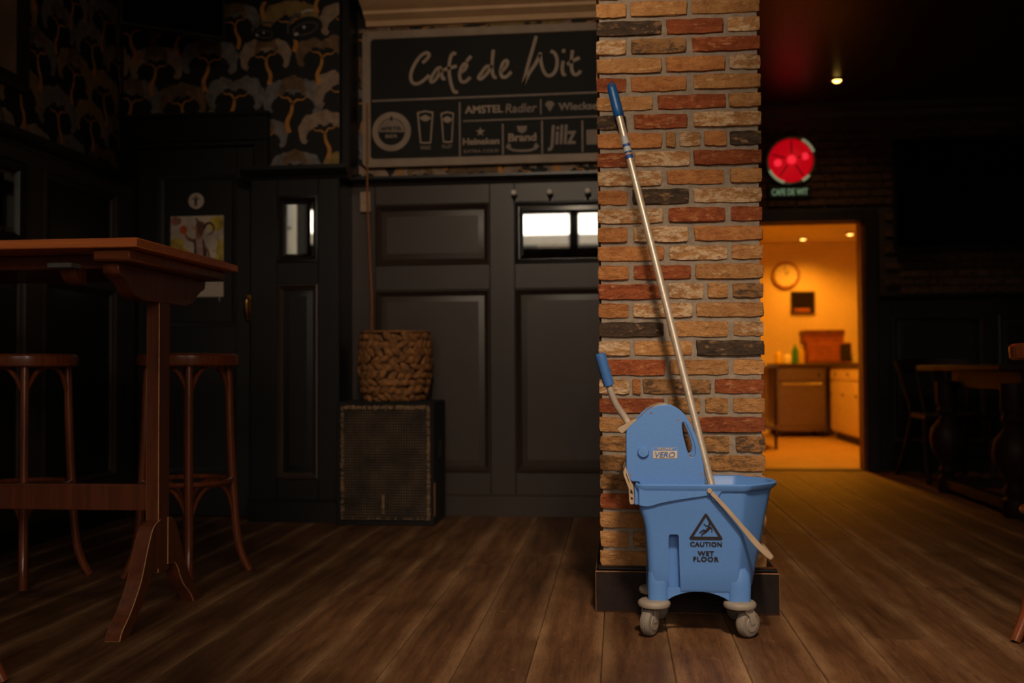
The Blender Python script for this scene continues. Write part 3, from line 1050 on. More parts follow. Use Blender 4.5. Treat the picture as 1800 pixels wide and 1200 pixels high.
# ---- right wall and front wall with the street windows
S('wall_right', MB().box(XR, XR + 0.15, YFR, YF, -0.06, ZC), 'facade_paint', 'dark right side wall outside the view')
bays = [(-1.40, 0.35), (0.55, 2.20)]
fm = MB()
xs = [XL] + [v for b in bays for v in b] + [XR]
for i in range(0, len(xs), 2):
    fm.box(xs[i], xs[i + 1], YFR - 0.15, YFR, -0.06, ZC)
for a, b in bays:
    fm.box(a, b, YFR - 0.15, YFR, -0.06, 0.85)
    fm.box(a, b, YFR - 0.15, YFR, 2.77, ZC)
wall_front = S('wall_front', fm, 'facade_paint', 'dark street front wall with windows behind the camera', recalc=False)
for i, (a, b) in enumerate(bays):
    w = empty('window_%d' % (i + 2), ((a + b) / 2, YFR - 0.07, 0.85), 'tall street window with transom behind the camera', 'window', 'street front windows', 'structure')
    for q in ((a, a + 0.06, 0.85, 2.77), (b - 0.06, b, 0.85, 2.77), (a + 0.06, b - 0.06, 0.85, 0.92), (a + 0.06, b - 0.06, 2.72, 2.77), (a + 0.06, b - 0.06, 2.16, 2.30), ((a + b) / 2 - 0.06, (a + b) / 2 + 0.06, 2.30, 2.72)):
        MB().box(q[0], q[1], YFR - 0.11, YFR - 0.04, q[2], q[3]).build('window_frame', 'black_gloss', w)
    # portal guiding the sky light through the opening
    ld = bpy.data.lights.new('window_portal', 'AREA')
    ld.shape = 'RECTANGLE'
    ld.size, ld.size_y = b - a, 1.92
    ld.cycles.is_portal = True
    lo = bpy.data.objects.new('window_portal', ld)
    COL.objects.link(lo)
    lo.location = ((a + b) / 2, YFR - 0.16, 1.81)
    lo.rotation_euler = (R(90), 0, 0)
ld = bpy.data.lights.new('window_portal', 'AREA')
ld.shape = 'RECTANGLE'
ld.size, ld.size_y = 1.2, 0.9
ld.cycles.is_portal = True
lo = bpy.data.objects.new('window_portal', ld)
COL.objects.link(lo)
lo.location = (XL - 0.16, 2.15, 2.07)
lo.rotation_euler = (R(90), 0, R(-90))
# outside, seen only in the mirrors
S('street', MB().box(-16, 18, -22, YFR - 0.15, -0.25, -0.15).box(-16, XL - 0.15, YFR - 0.15, 14, -0.25, -0.15), 'street_grey', 'grey street outside the front windows', cat='street', recalc=False)


def house(x0, x1, y0, y1, h, label, mat, wins):
    t = empty('house', ((x0 + x1) / 2, (y0 + y1) / 2, -0.15), label, 'building')
    MB().box(x0, x1, y0, y1, -0.15, h).build('house_wall', mat, t)
    MB().box(x0 - 0.2, x1 + 0.2, y0 - 0.2, y1 + 0.2, h, h + 0.25).build('roof', 'street_grey', t)
    for a in wins:
        MB().box(*a).build('window', 'house_glass', t)


house(-10, 10, -17, -13, 3.75, 'pale low house across the street behind the camera', 'plaster_pale', [(x, x + 1.1, -13.03, -12.97, z, z + 1.1) for x in range(-9, 9, 2) for z in (0.9, 2.75)])
house(-6.2, -3.9, -12.5, 8, 6.0, 'grey rendered side building beyond the left window', 'side_plaster', [(-3.93, -3.87, y, y + 0.8, z, z + 1.1) for y in (-8.6, -6.8, -5.0, -3.2, -1.4, 0.4, 2.2, 4.0) for z in (0.8, 2.5)])

# ------------------------------------------------------------------ brick pillar
PX0, PX1, PY0 = -0.062, 0.474, 3.300
PWD = PX1 - PX0
pil = empty('brick_pillar', ((PX0 + PX1) / 2, PY0 + PWD / 2, 0), 'square pillar of mixed tan, red and charred bricks', 'pillar')
MB().box(PX0 + 0.010, PX1 - 0.010, PY0 + 0.009, PY0 + PWD - 0.009, 0, ZC).build('mortar_core', 'mortar', pil)
T, O_, RD, DK, WH, MX, SM = 'brick_tan', 'brick_ochre', 'brick_red', 'brick_dark', 'brick_white', 'brick_mixed', 'brick_smoked'
# brick ends across the face, read course by course from the top (arbitrary units) and brick kind
COURSES = [
    [(85, 262, T), (285, 615, T), (640, 1033, T)],
    [(90, 470, DK), (500, 825, RD), (850, 1035, WH)],
    [(90, 265, WH), (295, 615, SM), (650, 1040, RD)],
    [(95, 475, T), (500, 838, O_), (862, 1040, WH)],
    [(95, 268, RD), (295, 617, O_), (655, 1040, T)],
    [(100, 425, T), (455, 845, RD), (862, 1045, T)],
    [(100, 272, DK), (318, 627, RD), (660, 1050, WH)],
    [(100, 482, O_), (505, 557, T), (583, 703, WH), (727, 855, O_), (873, 1055, DK)],
    [(105, 300, RD), (322, 645, WH), (665, 1053, RD)],
    [(105, 485, WH), (512, 845, O_), (880, 1062, T)],
    [(105, 282, O_), (312, 640, DK), (665, 1062, WH)],
    [(102, 467, WH), (495, 807, RD), (838, 1010, RD)],
    [(105, 270, O_), (303, 606, WH), (638, 1010, O_)],
    [(105, 472, O_), (503, 820, WH), (842, 1012, T)],
    [(102, 275, O_), (300, 620, RD), (645, 1015, T)],
    [(108, 470, RD), (500, 690, WH), (715, 825, T), (850, 1018, SM)],
    [(110, 280, O_), (303, 630, WH), (652, 1018, T)],
    [(115, 477, DK), (503, 833, T), (860, 1025, WH)],
    [(110, 287, WH), (308, 630, T), (655, 1025, DK)],
    [(112, 487, RD), (508, 833, T), (860, 1030, T)],
    [(115, 285, WH), (302, 348, O_), (360, 735, SM), (755, 1028, RD)],
    [(120, 658, RD), (692, 948, MX), (988, 1175, MX), (1215, 1470, T)],
    [(125, 400, T), (430, 895, T), (925, 1470, RD)],
    [(130, 640, MX), (670, 930, T), (960, 1185, MX), (1235, 1472, SM)],
    [(130, 400, MX), (430, 970, SM), (1005, 1475, MX)],
    [(125, 640, MX), (670, 1150, WH), (1180, 1475, T)],
    [(115, 480, RD), (510, 830, T), (860, 1190, MX)],
    [(115, 440, T), (470, 800, MX), (830, 1190, T)],
    [(115, 300, T), (330, 700, MX), (730, 1190, T)],
    [(110, 480, T), (510, 830, MX), (860, 1190, T)],
]
rb = random.Random(11)


def brick_mesh(seed):
    """unit brick, ragged by a few millimetres; x, z in -0.5..0.5, y 0..1"""
    rr = random.Random(seed)
    nx, nz = 5, 3
    mb = MB()
    rings = []
    for y, inset in ((0.0, 0.5), (0.07, 0.0), (1.0, 0.0)):
        ring = []
        per = [(i / nx, 0) for i in range(nx)] + [(1, j / nz) for j in range(nz)] + [(1 - i / nx, 1) for i in range(nx)] + [(0, 1 - j / nz) for j in range(nz)]
        for u, v in per:
            jx = rr.uniform(-1, 1) * 0.009
            jz = rr.uniform(-1, 1) * 0.038
            if (u in (0, 1)) and (v in (0, 1)):
                jx += (0.02 if u == 0 else -0.02) * rr.random()
                jz += (0.10 if v == 0 else -0.10) * rr.random()
            ring.append(((u - 0.5) * (1 - 0.03 * inset) + jx, y + (rr.uniform(0, 0.02) if y == 0 else 0), (v - 0.5) * (1 - 0.12 * inset) + jz))
        rings.append(ring)
    mb.loft(rings)
    return mb


BM = {}


def brick(x0, x1, y0, y1, z, kind, face):
    v = rb.randrange(5)
    key = (kind, v)
    if key not in BM:
        BM[key] = brick_mesh(100 + v).mesh('brick', kind, smooth=0)
    o = link('brick', BM[key], pil)
    off = wloc(pil)
    pr = rb.uniform(-0.003, 0.003)
    h = 0.0505 + rb.uniform(-0.002, 0.001)
    if face == 'front':
        o.location = Vector(((x0 + x1) / 2, y0 + pr, z)) - off
        o.scale = (x1 - x0, y1 - y0 - pr, h)
    elif face == 'left':
        o.location = Vector((x0 + pr, (y0 + y1) / 2, z)) - off
        o.rotation_euler = (0, 0, -PI / 2)
        o.scale = (y1 - y0, x1 - x0, h)
    else:
        o.location = Vector((x1 - pr, (y0 + y1) / 2, z)) - off
        o.rotation_euler = (0, 0, PI / 2)
        o.scale = (y1 - y0, x1 - x0, h)


KINDS = [T, T, T, O_, O_, RD, WH, WH, MX, SM, DK]
Z1, PITCH_Z = 1.980, 0.0626
PYB = PY0 + PWD
for k in range(-13, 30):
    z = Z1 - k * PITCH_Z
    if z > ZC - 0.03:
        continue
    if k >= 0:
        row = COURSES[k]
    else:
        row = [(0, 100, rb.choice(KINDS)), (110, 315, rb.choice(KINDS)), (325, 536, rb.choice(KINDS))] if k % 2 else [(0, 211, rb.choice(KINDS)), (221, 426, rb.choice(KINDS)), (436, 536, rb.choice(KINDS))]
    a0, a1 = row[0][0], row[-1][1]
    n = len(row)
    ends = {}
    for i, (a, b, kd) in enumerate(row):
        xa = PX0 + (a - a0) / (a1 - a0) * PWD
        xb = PX0 + (b - a0) / (a1 - a0) * PWD
        dep = 0.10
        if i == 0:
            dep = 0.21 if xb - xa < 0.14 else 0.10
            ends['l'] = PY0 + dep
        if i == n - 1:
            dep = 0.21 if xb - xa < 0.17 else 0.10
            ends['r'] = PY0 + dep
        brick(xa, xb, PY0, PY0 + dep, z, kd, 'front')
    for sd in ('l', 'r'):
        y = ends[sd] + 0.012
        while y < PYB - 0.03:
            ye = min(y + 0.205, PYB)
            if PYB - ye < 0.06:
                ye = PYB
            if sd == 'l':
                brick(PX0, PX0 + 0.10, y, ye, z, rb.choice(KINDS), 'left')
            else:
                brick(PX1 - 0.10, PX1, y, ye, z, rb.choice(KINDS), 'right')
            y = ye + 0.012
# wooden plinth boards with worn edges
PLX0, PLX1, PLY, PLZ = -0.078, 0.508, 3.262, 0.132
pl = MB().box(PLX0, PLX1, PLY, PY0 + 0.012, 0.0, PLZ).build('plinth_board', ['plinth_paint', 'worn_wood'], pil, bevel=0.0025, bevmat=1, smooth=0)
MB().box(PLX0, PX0 + 0.012, PY0 + 0.013, PYB + 0.02, 0.0, PLZ).build('plinth_board', ['plinth_paint', 'worn_wood'], pil, bevel=0.0025, bevmat=1, smooth=0)
MB().box(PX1 - 0.012, PLX1, PY0 + 0.013, PYB + 0.02, 0.0, PLZ).build('plinth_board', ['plinth_paint', 'worn_wood'], pil, bevel=0.0025, bevmat=1, smooth=0)
cap = MB().box(PLX0 + 0.006, PX0 + 0.012, PLY + 0.01, PYB, PLZ, PLZ + 0.018)
MB().box(PLX0 + 0.006, PLX1 - 0.006, PLY + 0.012, PY0 + 0.012, PLZ, PLZ + 0.012).build('plinth_cap', ['black_gloss', 'plinth_paint'], pil, bevel=0.004, bevmat=1)

# ------------------------------------------------------------------ mop bucket
bk = empty('mop_bucket', (0.235, 3.085, 0), 'blue wheeled mop bucket with CAUTION WET FLOOR print', 'mop bucket')
BCY = 3.085


def bring(z, xl, xr, hd, ch, rl=0.02, cy=BCY):
    """bucket plan at height z: rounded left corners, long chamfered right nose"""
    pts = []
    for cxx, cyy, a0, a1, r in ((xl + rl, cy - hd + rl, 180, 270, rl),):
        pts += [(p[0], p[1], z) for p in arc(cxx, cyy, r, a0, a1, 4)]
    pts += [(p[0], p[1], z) for p in crom([(xr - ch * 1.05, cy - hd), (xr - ch * 0.62, cy - hd * 0.93), (xr - ch * 0.25, cy - hd * 0.66), (xr - ch * 0.03, cy - hd * 0.34), (xr, cy)], 3)][:-1] if False else []
    nose = [(xr - ch * 1.14, -hd), (xr - ch * 1.02, -hd * 0.99), (xr - ch * 0.92, -hd * 0.945), (xr - ch * 0.22, -hd * 0.46), (xr - ch * 0.09, -hd * 0.34), (xr - ch * 0.02, -hd * 0.2), (xr, 0)]
    pts += [(x, cy + y, z) for x, y in nose]
    pts += [(x, cy - y, z) for x, y in nose[::-1][1:]]
    pts += [(p[0], p[1], z) for p in arc(xl + rl, cy + hd - rl, rl, 90, 180, 4)]
    return pts


outer = [bring(z, xl, xr, hd, ch) for z, xl, xr, hd, ch in (
    (0.132, 0.092, 0.392, 0.104, 0.050), (0.140, 0.087, 0.396, 0.108, 0.052), (0.20, 0.084, 0.408, 0.111, 0.060), (0.26, 0.081, 0.420, 0.115, 0.068),
    (0.32, 0.076, 0.432, 0.119, 0.076), (0.350, 0.068, 0.438, 0.121, 0.080), (0.372, 0.060, 0.443, 0.123, 0.083), (0.40, 0.056, 0.449, 0.125, 0.086), (0.428, 0.055, 0.456, 0.127, 0.09))]
lip = [bring(z, xl, xr, hd, ch, 0.024) for z, xl, xr, hd, ch in (
    (0.429, 0.050, 0.462, 0.133, 0.092), (0.437, 0.048, 0.470, 0.137, 0.094), (0.445, 0.049, 0.473, 0.138, 0.095), (0.449, 0.053, 0.469, 0.134, 0.094), (0.447, 0.058, 0.459, 0.126, 0.092))]
inner = [bring(z, xl, xr, hd, ch) for z, xl, xr, hd, ch in (
    (0.43, 0.061, 0.452, 0.121, 0.088), (0.335, 0.090, 0.422, 0.072, 0.076), (0.215, 0.112, 0.384, 0.052, 0.060))]
bmb = MB().loft(outer + lip + inner)
body_me = bmb.mesh('bucket_body', 'bucket_blue', smooth=38)
tmp = bpy.data.objects.new('tmp_body', body_me)
COL.objects.link(tmp)
cut_me = MB().loft([[(0.137, 2.9, 0.128), (0.181, 2.9, 0.128), (0.176, 2.9, 0.300), (0.171, 2.9, 0.305), (0.147, 2.9, 0.305), (0.142, 2.9, 0.300)],
                    [(0.141, 3.014, 0.128), (0.177, 3.014, 0.128), (0.172, 3.006, 0.294), (0.169, 3.006, 0.298), (0.149, 3.006, 0.298), (0.146, 3.006, 0.294)]]).mesh('cut', 'bucket_deep', smooth=0)
cut = bpy.data.objects.new('tmp_cut', cut_me)
COL.objects.link(cut)
md = tmp.modifiers.new('slot', 'BOOLEAN')
md.operation = 'DIFFERENCE'
md.solver = 'EXACT'
md.object = cut
dg = bpy.context.evaluated_depsgraph_get()
body2 = bpy.data.meshes.new_from_object(tmp.evaluated_get(dg))
bpy.data.objects.remove(tmp)
bpy.data.objects.remove(cut)
body2.name = 'bucket_body'
body2.materials.clear()
body2.materials.append(MATS['bucket_blue'])
for p in body2.polygons:
    p.material_index = 0
body2.transform(Matrix.Translation(-wloc(bk)))
body2.set_sharp_from_angle(angle=R(38))
body = link('bucket_body', body2, bk)


def fy(x, z):
    """front surface of the bucket body"""
    hd = 0.108 + (z - 0.14) / (0.428 - 0.14) * (0.127 - 0.108)
    return BCY - hd


# skirt band under the rim, sweeping up from the left corner to the handle lug
band = MB()
for sgn in (-1, 1):
    top, bot = [], []
    xs_ = [0.058 + 0.205 * i / 14 for i in range(15)]
    for i, x in enumerate(xs_):
        t = i / 14
        zb = 0.386 + (0.030 * max(0, (t - 0.22) / 0.78) ** 0.75 if t > 0.22 else -0.004 * math.sin(t / 0.22 * PI))
        bot.append((x, zb))
    poly_b = bot + [(0.268, 0.404), (0.275, 0.397), (0.284, 0.399), (0.292, 0.420), (0.30, 0.431)]
    poly = poly_b + [(0.30, 0.436), (0.058, 0.436)]
    ya, yb = BCY + sgn * 0.1215, BCY + sgn * 0.1335
    band.prism(poly, min(ya, yb), max(ya, yb), 'y')
band.prism([(2.966, 0.386), (3.204, 0.386), (3.204, 0.436), (2.966, 0.436)], 0.046, 0.060, 'x')
band.build('rim_band', 'bucket_blue', body, bevel=0.002, smooth=30)
# legs and arched skirts
for sx0, sx1 in ((0.084, 0.142), (0.316, 0.380)):
    for sgn in (-1, 1):
        yc = BCY + sgn * 0.083
        rings = []
        for z, g in ((0.104, 0.0), (0.15, 0.002), (0.185, -0.002), (0.20, -0.012)):
            x0_, x1_ = sx0 - g * 0.3, sx1 + g
            y0_, y1_ = yc - 0.026 - g * 0.2, yc + 0.026 + g * 0.2
            c = 0.010
            rings.append([(x0_ + c, y0_, z), (x1_ - c, y0_, z), (x1_, y0_ + c, z), (x1_, y1_ - c, z), (x1_ - c, y1_, z), (x0_ + c, y1_, z), (x0_, y1_ - c, z), (x0_, y0_ + c, z)])
        MB().loft(rings).build('leg', 'bucket_blue', bk, smooth=50)
arch = [(0.140, 0.106)] + [(0.140 + 0.178 * t, 0.106 + 0.026 * math.sin(PI * t) ** 0.8) for t in [i / 12 for i in range(1, 12)]] + [(0.318, 0.106), (0.318, 0.142), (0.140, 0.142)]
for sgn in (-1, 1):
    ya = BCY + sgn * 0.098
    MB().prism(arch, ya - 0.004, ya + 0.004, 'y').build('arch_skirt', 'bucket_blue', bk, bevel=0.001)
# casters
for ci, (cx, cyy, rot, wx, wy) in enumerate(((0.101, 2.992, -28, -0.014, -0.008), (0.350, 2.996, -48, 0.022, -0.004), (0.108, 3.175, -35, 0.014, 0.006), (0.350, 3.175, 30, 0.012, 0.012))):
    c = MB().lathe([(0.010, 0.083), (0.040, 0.084), (0.046, 0.087), (0.0485, 0.094), (0.046, 0.101), (0.040, 0.105), (0.012, 0.106)], (cx, cyy, 0), 28).build('caster', 'caster_grey', bk)
    c['label'] = 'grey bumper disc and wheel'
    ax = Vector((math.cos(R(rot)) * 1.0, math.sin(R(rot)), 0))  # rolling axis
    dirv = Vector((-ax.y, ax.x, 0))
    ctr = Vector((cx + wx, cyy + wy, 0.041))
    rotm = Matrix.Rotation(math.atan2(ax.y, ax.x), 4, 'Z')

    def tf(x, y, z, ctr=ctr, rotm=rotm):
        return ctr + rotm @ Vector((x, y, z))
    wr = 0.040
    MB(tf).lathe([(0.006, -0.017), (wr - 0.012, -0.0165), (wr - 0.004, -0.014), (wr - 0.0005, -0.008), (wr, -0.0022), (wr - 0.002, -0.001), (wr - 0.002, 0.001), (wr, 0.0022), (wr - 0.0005, 0.008), (wr - 0.004, 0.014), (wr - 0.012, 0.0165), (0.006, 0.017)], (0, 0, 0), 30, 'x').build('wheel', 'tyre_grey', c)
    MB(tf).lathe([(0.004, -0.0195), (0.022, -0.019), (0.024, -0.016), (0.024, 0.016), (0.022, 0.019), (0.004, 0.0195)], (0, 0, 0), 24, 'x').build('wheel_cap', 'caster_grey', c)
    top = Vector((cx, cyy, 0.09)) - ctr
    top = rotm.inverted() @ top
    for sx_ in (-1, 1):
        MB(tf).ribbon([(0.0205 * sx_, 0, 0), (0.0205 * sx_, top.y * 0.4, 0.03), (0.015 * sx_, top.y, 0.046)], [0.008, 0.013, 0.018], 0.0016, (1, 0, 0)).build('fork', 'caster_grey', c)
    MB().lathe([(0.012, 0.076), (0.016, 0.084)], (cx, cyy, 0), 14).build('swivel', 'caster_grey', c)

# print on the bucket front: triangle, slipping figure, CAUTION / WET FLOOR
ty = lambda z: fy(0.25, z) - 0.0012
tri = MB()


def slant(me_ob):
    """lean flat print onto the bucket's slightly sloping front"""
    for v in me_ob.data.vertices:
        w = v.co + wloc(bk)
        v.co.y += fy(0.25, w.z) - (BCY - 0.118)


tx, tz = 0.252, 0.283
wtri = curve_mesh([[(0.206, 0.2865), (0.298, 0.2865), (0.300, 0.291), (0.2545, 0.363), (0.2495, 0.363), (0.204, 0.291)],
                   [(0.2155, 0.2955), (0.2885, 0.2955), (0.252, 0.3535)]], 0.0006)
o = xz_mesh('warning_triangle', wtri, BCY - 0.118 - 0.0010, 'label_black', body, 0)
slant(o)
fig = MB()
yf = BCY - 0.118 - 0.0014
for pts, w in (([(0.2455, 0.3330), (0.2520, 0.3275), (0.2600, 0.3270)], [0.0012, 0.0016, 0.0018]),           # raised arm
               ([(0.2655, 0.3235), (0.2700, 0.3165), (0.2685, 0.3085)], [0.0018, 0.0016, 0.0012]),           # far arm
               ([(0.2640, 0.3260), (0.2570, 0.3160), (0.2520, 0.3110)], [0.0042, 0.0040, 0.0034]),           # torso
               ([(0.2520, 0.3120), (0.2440, 0.3145), (0.2375, 0.3085), (0.2330, 0.3075)], [0.0030, 0.0026, 0.0020, 0.0016]),  # kicked leg
               ([(0.2530, 0.3105), (0.2440, 0.3050), (0.2385, 0.2985)], [0.0030, 0.0024, 0.0018])):          # standing leg
    stroke_flat(fig, pts, w, yf, 0)
ngon_flat(fig, [(0.2630 + 0.0042 * math.cos(t), 0.3335 + 0.0042 * math.sin(t)) for t in [i * 2 * PI / 12 for i in range(12)]], yf, 0)
o = fig.build('slipping_figure', 'label_black', body, smooth=0, recalc=False)
slant(o)
for body_t, x, z, w, h in (('CAUTION', 0.252, 0.2735, 0.090, 0.0135), ('WET', 0.2515, 0.2465, 0.046, 0.0130), ('FLOOR', 0.2515, 0.2295, 0.072, 0.0135)):
    o = text_part('lettering', body_t, x, z, BCY - 0.118 - 0.0010, 0.05, 'label_black', body, w, h, bold=0.0030, spacing=1.12)
    slant(o)

# carrying strap, hanging down over the nose
strap = [(0.262, 0.431), (0.285, 0.407), (0.315, 0.374), (0.347, 0.336), (0.380, 0.296), (0.405, 0.268), (0.424, 0.250), (0.436, 0.241)]
bp_ = [(x, BCY - 0.139 - 0.003 * (i > 0), z) for i, (x, z) in enumerate(strap)]
bend = [(0.4385, BCY - 0.137, 0.2395), (0.490, BCY - 0.10, 0.220), (0.496, BCY - 0.05, 0.218), (0.497, BCY, 0.218)]
half = bp_ + bend
full = half + [(p[0], 2 * BCY - p[1], p[2]) for p in half[::-1][1:]]
MB().ribbon(bp_ + bend[:1], [0.0058] * 4 + [0.0082] * 3 + [0.0070, 0.0045], 0.0028, (0, 1, 0)).build('handle_arm', 'strap_grey', bk, bevel=0.001, smooth=0)
MB().ribbon([(p[0], 2 * BCY - p[1], p[2]) for p in bp_ + bend[:1]], [0.0058] * 4 + [0.0082] * 3 + [0.0070, 0.0045], 0.0028, (0, 1, 0)).build('handle_arm', 'strap_grey', bk, bevel=0.001, smooth=0)
MB().tube([(0.4375, BCY - 0.139, 0.2405), (0.4380, BCY - 0.12, 0.2400), (0.4385, BCY, 0.2400), (0.4380, BCY + 0.12, 0.2400), (0.4375, BCY + 0.139, 0.2405)], [0.004, 0.006, 0.007, 0.006, 0.004], 12).build('handle_grip', 'strap_grey', bk)
MB().lathe([(0.007, 0.0), (0.008, -0.003), (0.006, -0.007)], (0.262, BCY - 0.1385, 0.431), 14, 'y').build('pivot', 'strap_grey', bk)
MB().lathe([(0.007, 0.0), (0.008, 0.003), (0.006, 0.007)], (0.262, BCY + 0.1385, 0.431), 14, 'y').build('pivot', 'strap_grey', bk)

# ------------------------------------------------------------------ wringer press hooked on the bucket
wg = empty('mop_wringer', (0.14, 3.085, 0.44), 'blue press wringer with lever handle hooked on the bucket', 'wringer')
outl = [(0.066, 0.400), (0.066, 0.444), (0.060, 0.4525), (0.040, 0.4530), (0.030, 0.461), (0.025, 0.477), (0.025, 0.590), (0.027, 0.602), (0.034, 0.612), (0.066, 0.640), (0.088, 0.661), (0.104, 0.670), (0.125, 0.6765),
        (0.146, 0.677), (0.164, 0.672), (0.182, 0.662), (0.198, 0.646), (0.212, 0.622), (0.228, 0.585), (0.240, 0.545), (0.248, 0.500), (0.252, 0.455), (0.253, 0.400)]
hole = [(0.190, 0.630), (0.196, 0.629), (0.203, 0.622), (0.214, 0.598), (0.224, 0.570), (0.2295, 0.548), (0.229, 0.532), (0.222, 0.522), (0.213, 0.521), (0.206, 0.528), (0.198, 0.552), (0.190, 0.585), (0.186, 0.615), (0.187, 0.626)]
YW1, YW2 = 3.006, 3.158
for i, yw in enumerate((YW1, YW2)):
    me = curve_mesh([outl, hole], 0.005, 0.002)
    xz_mesh('side_plate', me, yw, 'bucket_blue', wg, 50)
# grey press body between the plates, proud along the back edge
inn = [(x + 0.000, z + 0.003) for x, z in outl[5:16]] + [(0.17, 0.62), (0.16, 0.40), (0.060, 0.40), (0.06, 0.46)]
MB().prism([(0.031, 0.470), (0.031, 0.592), (0.040, 0.610), (0.070, 0.640), (0.092, 0.663), (0.106, 0.674), (0.126, 0.682), (0.146, 0.6815), (0.150, 0.660), (0.13, 0.60), (0.12, 0.40), (0.070, 0.40), (0.060, 0.45)], YW1 + 0.007, YW2 - 0.007, 'y').build('press_body', 'strap_grey', wg, bevel=0.002)
MB().box(0.165, 0.180, YW1 + 0.007, YW2 - 0.007, 0.40, 0.50).build('press_plate', 'strap_grey', wg, bevel=0.002)
MB().box(0.205, 0.222, YW1 + 0.007, YW2 - 0.007, 0.47, 0.522).build('press_plate', 'strap_grey', wg, bevel=0.002)
MB().lathe([(0.0175, 0.0), (0.0170, -0.007), (0.0145, -0.010), (0.0, -0.0105)], (0.0735, YW1 - 0.006, 0.539), 26, 'y').build('pivot_cap', 'bucket_blue', wg)
for x, z in ((0.098, 0.655), (0.178, 0.634), (0.037, 0.470), (0.243, 0.474)):
    MB().lathe([(0.0028, 0.0), (0.0028, -0.001)], (x, YW1 - 0.0068, z), 10, 'y').build('screw', 'worn_wood', wg)
sl = MB().box(0.102, 0.1735, YW1 - 0.0082, YW1 - 0.0068, 0.5195, 0.5425).build('maker_label', 'label_cream', wg, bevel=0.0006)
text_part('maker_lettering', 'VERO', 0.1378, 0.531, YW1 - 0.0085, 0.03, 'bucket_deep', sl, 0.058, 0.016, bold=0.0012, shear=0.25)
text_part('maker_lettering', 'SPEEDMOP', 0.1378, 0.5475, YW1 - 0.0073, 0.02, 'label_cream', sl, 0.046, 0.0062, bold=0.0002)
bx = MB()
for q in ((0.102, 0.1735, 0.5518, 0.5524), (0.102, 0.1026, 0.5425, 0.5524), (0.1729, 0.1735, 0.5425, 0.5524)):
    bx.box(q[0], q[1], YW1 - 0.0074, YW1 - 0.0068, q[2], q[3])
bx.build('label_outline', 'label_cream', sl)
# lever
MB().prism([(0.002, 0.596), (-0.004, 0.604), (0.005, 0.611), (0.028, 0.622), (0.050, 0.634), (0.064, 0.628), (0.050, 0.614), (0.028, 0.602), (0.012, 0.589)], 3.040, 3.124, 'y').build('lever_bracket', 'strap_grey', wg, bevel=0.002)
lev = crom([(0.034, 3.075, 0.615), (0.016, 3.07, 0.644), (-0.004, 3.06, 0.674), (-0.018, 3.05, 0.706), (-0.028, 3.045, 0.74), (-0.038, 3.04, 0.775)], 5)
MB().tube(lev, 0.0105, 14).build('lever_tube', 'steel_tube', wg)
g0, g1 = Vector((-0.0265, 3.0455, 0.735)), Vector((-0.0535, 3.032, 0.834))
gp = [g0 + (g1 - g0) * t for t in (0, 0.02, 0.1, 0.5, 0.9, 0.97, 1.0)]
MB().tube(gp, [0.0125, 0.0155, 0.0165, 0.0165, 0.0165, 0.015, 0.010], 18).build('lever_grip', 'grip_blue', wg)
# latch links hanging at the back edge
for yy_ in (3.02, 3.15):
    lt = curve_mesh([[(0.020, 0.497), (0.026, 0.482), (0.031, 0.462), (0.043, 0.440), (0.0455, 0.395), (0.043, 0.387), (0.034, 0.387), (0.031, 0.396), (0.030, 0.432), (0.016, 0.470), (0.014, 0.482)],
                     [(0.0345, 0.400), (0.0345, 0.408), (0.0415, 0.406), (0.0415, 0.398)], [(0.0335, 0.418), (0.0335, 0.432), (0.0405, 0.426), (0.0415, 0.414)], [(0.021, 0.473), (0.022, 0.482), (0.028, 0.464), (0.0335, 0.448), (0.0305, 0.448)]], 0.003, 0.0006)
    xz_mesh('latch', lt, yy_ - 0.04 * (yy_ < 3.1), 'strap_grey', wg, 40)

# ------------------------------------------------------------------ mop
T0, T1 = Vector((0.330, 3.085, 0.222)), Vector((-0.014, 3.258, 1.722))
dv = (T1 - T0).normalized()
mp = empty('mop', T0, 'long steel-handled mop leaning against the brick pillar', 'mop')
L = (T1 - T0).length
MB().tube([T0, T0 + dv * (L - 0.02)], 0.0118, 20).build('pole', 'steel_tube', mp)
gr = MB().tube([T1 - dv * 0.118, T1 - dv * 0.115, T1 - dv * 0.09, T1 - dv * 0.02, T1 - dv * 0.006, T1], [0.0135, 0.0162, 0.0170, 0.0160, 0.014, 0.008], 20).build('grip', 'pole_grip_blue', mp)
side = dv.cross(Vector((0, -1, 0))).normalized()
hp = T1 - dv * 0.010
MB().tube([hp + Vector((0, -0.0135, 0)), hp + Vector((0, -0.0172, 0))], 0.0045, 12).build('hanging_hole', 'label_black', gr)
sk = MB()
sk.tube([T1 - dv * 0.265, T1 - dv * 0.215], 0.0122, 20)
st = sk.build('sticker', 'sticker_blue', mp)
for i, (a, b, m) in enumerate(((0.188, 0.214, 'sticker_white'), (0.224, 0.240, 'sticker_white'), (0.246, 0.252, 'edge_wear'))):
    MB().tube([T1 - dv * b, T1 - dv * a], 0.0124, 20).build('sticker_band', m, st)

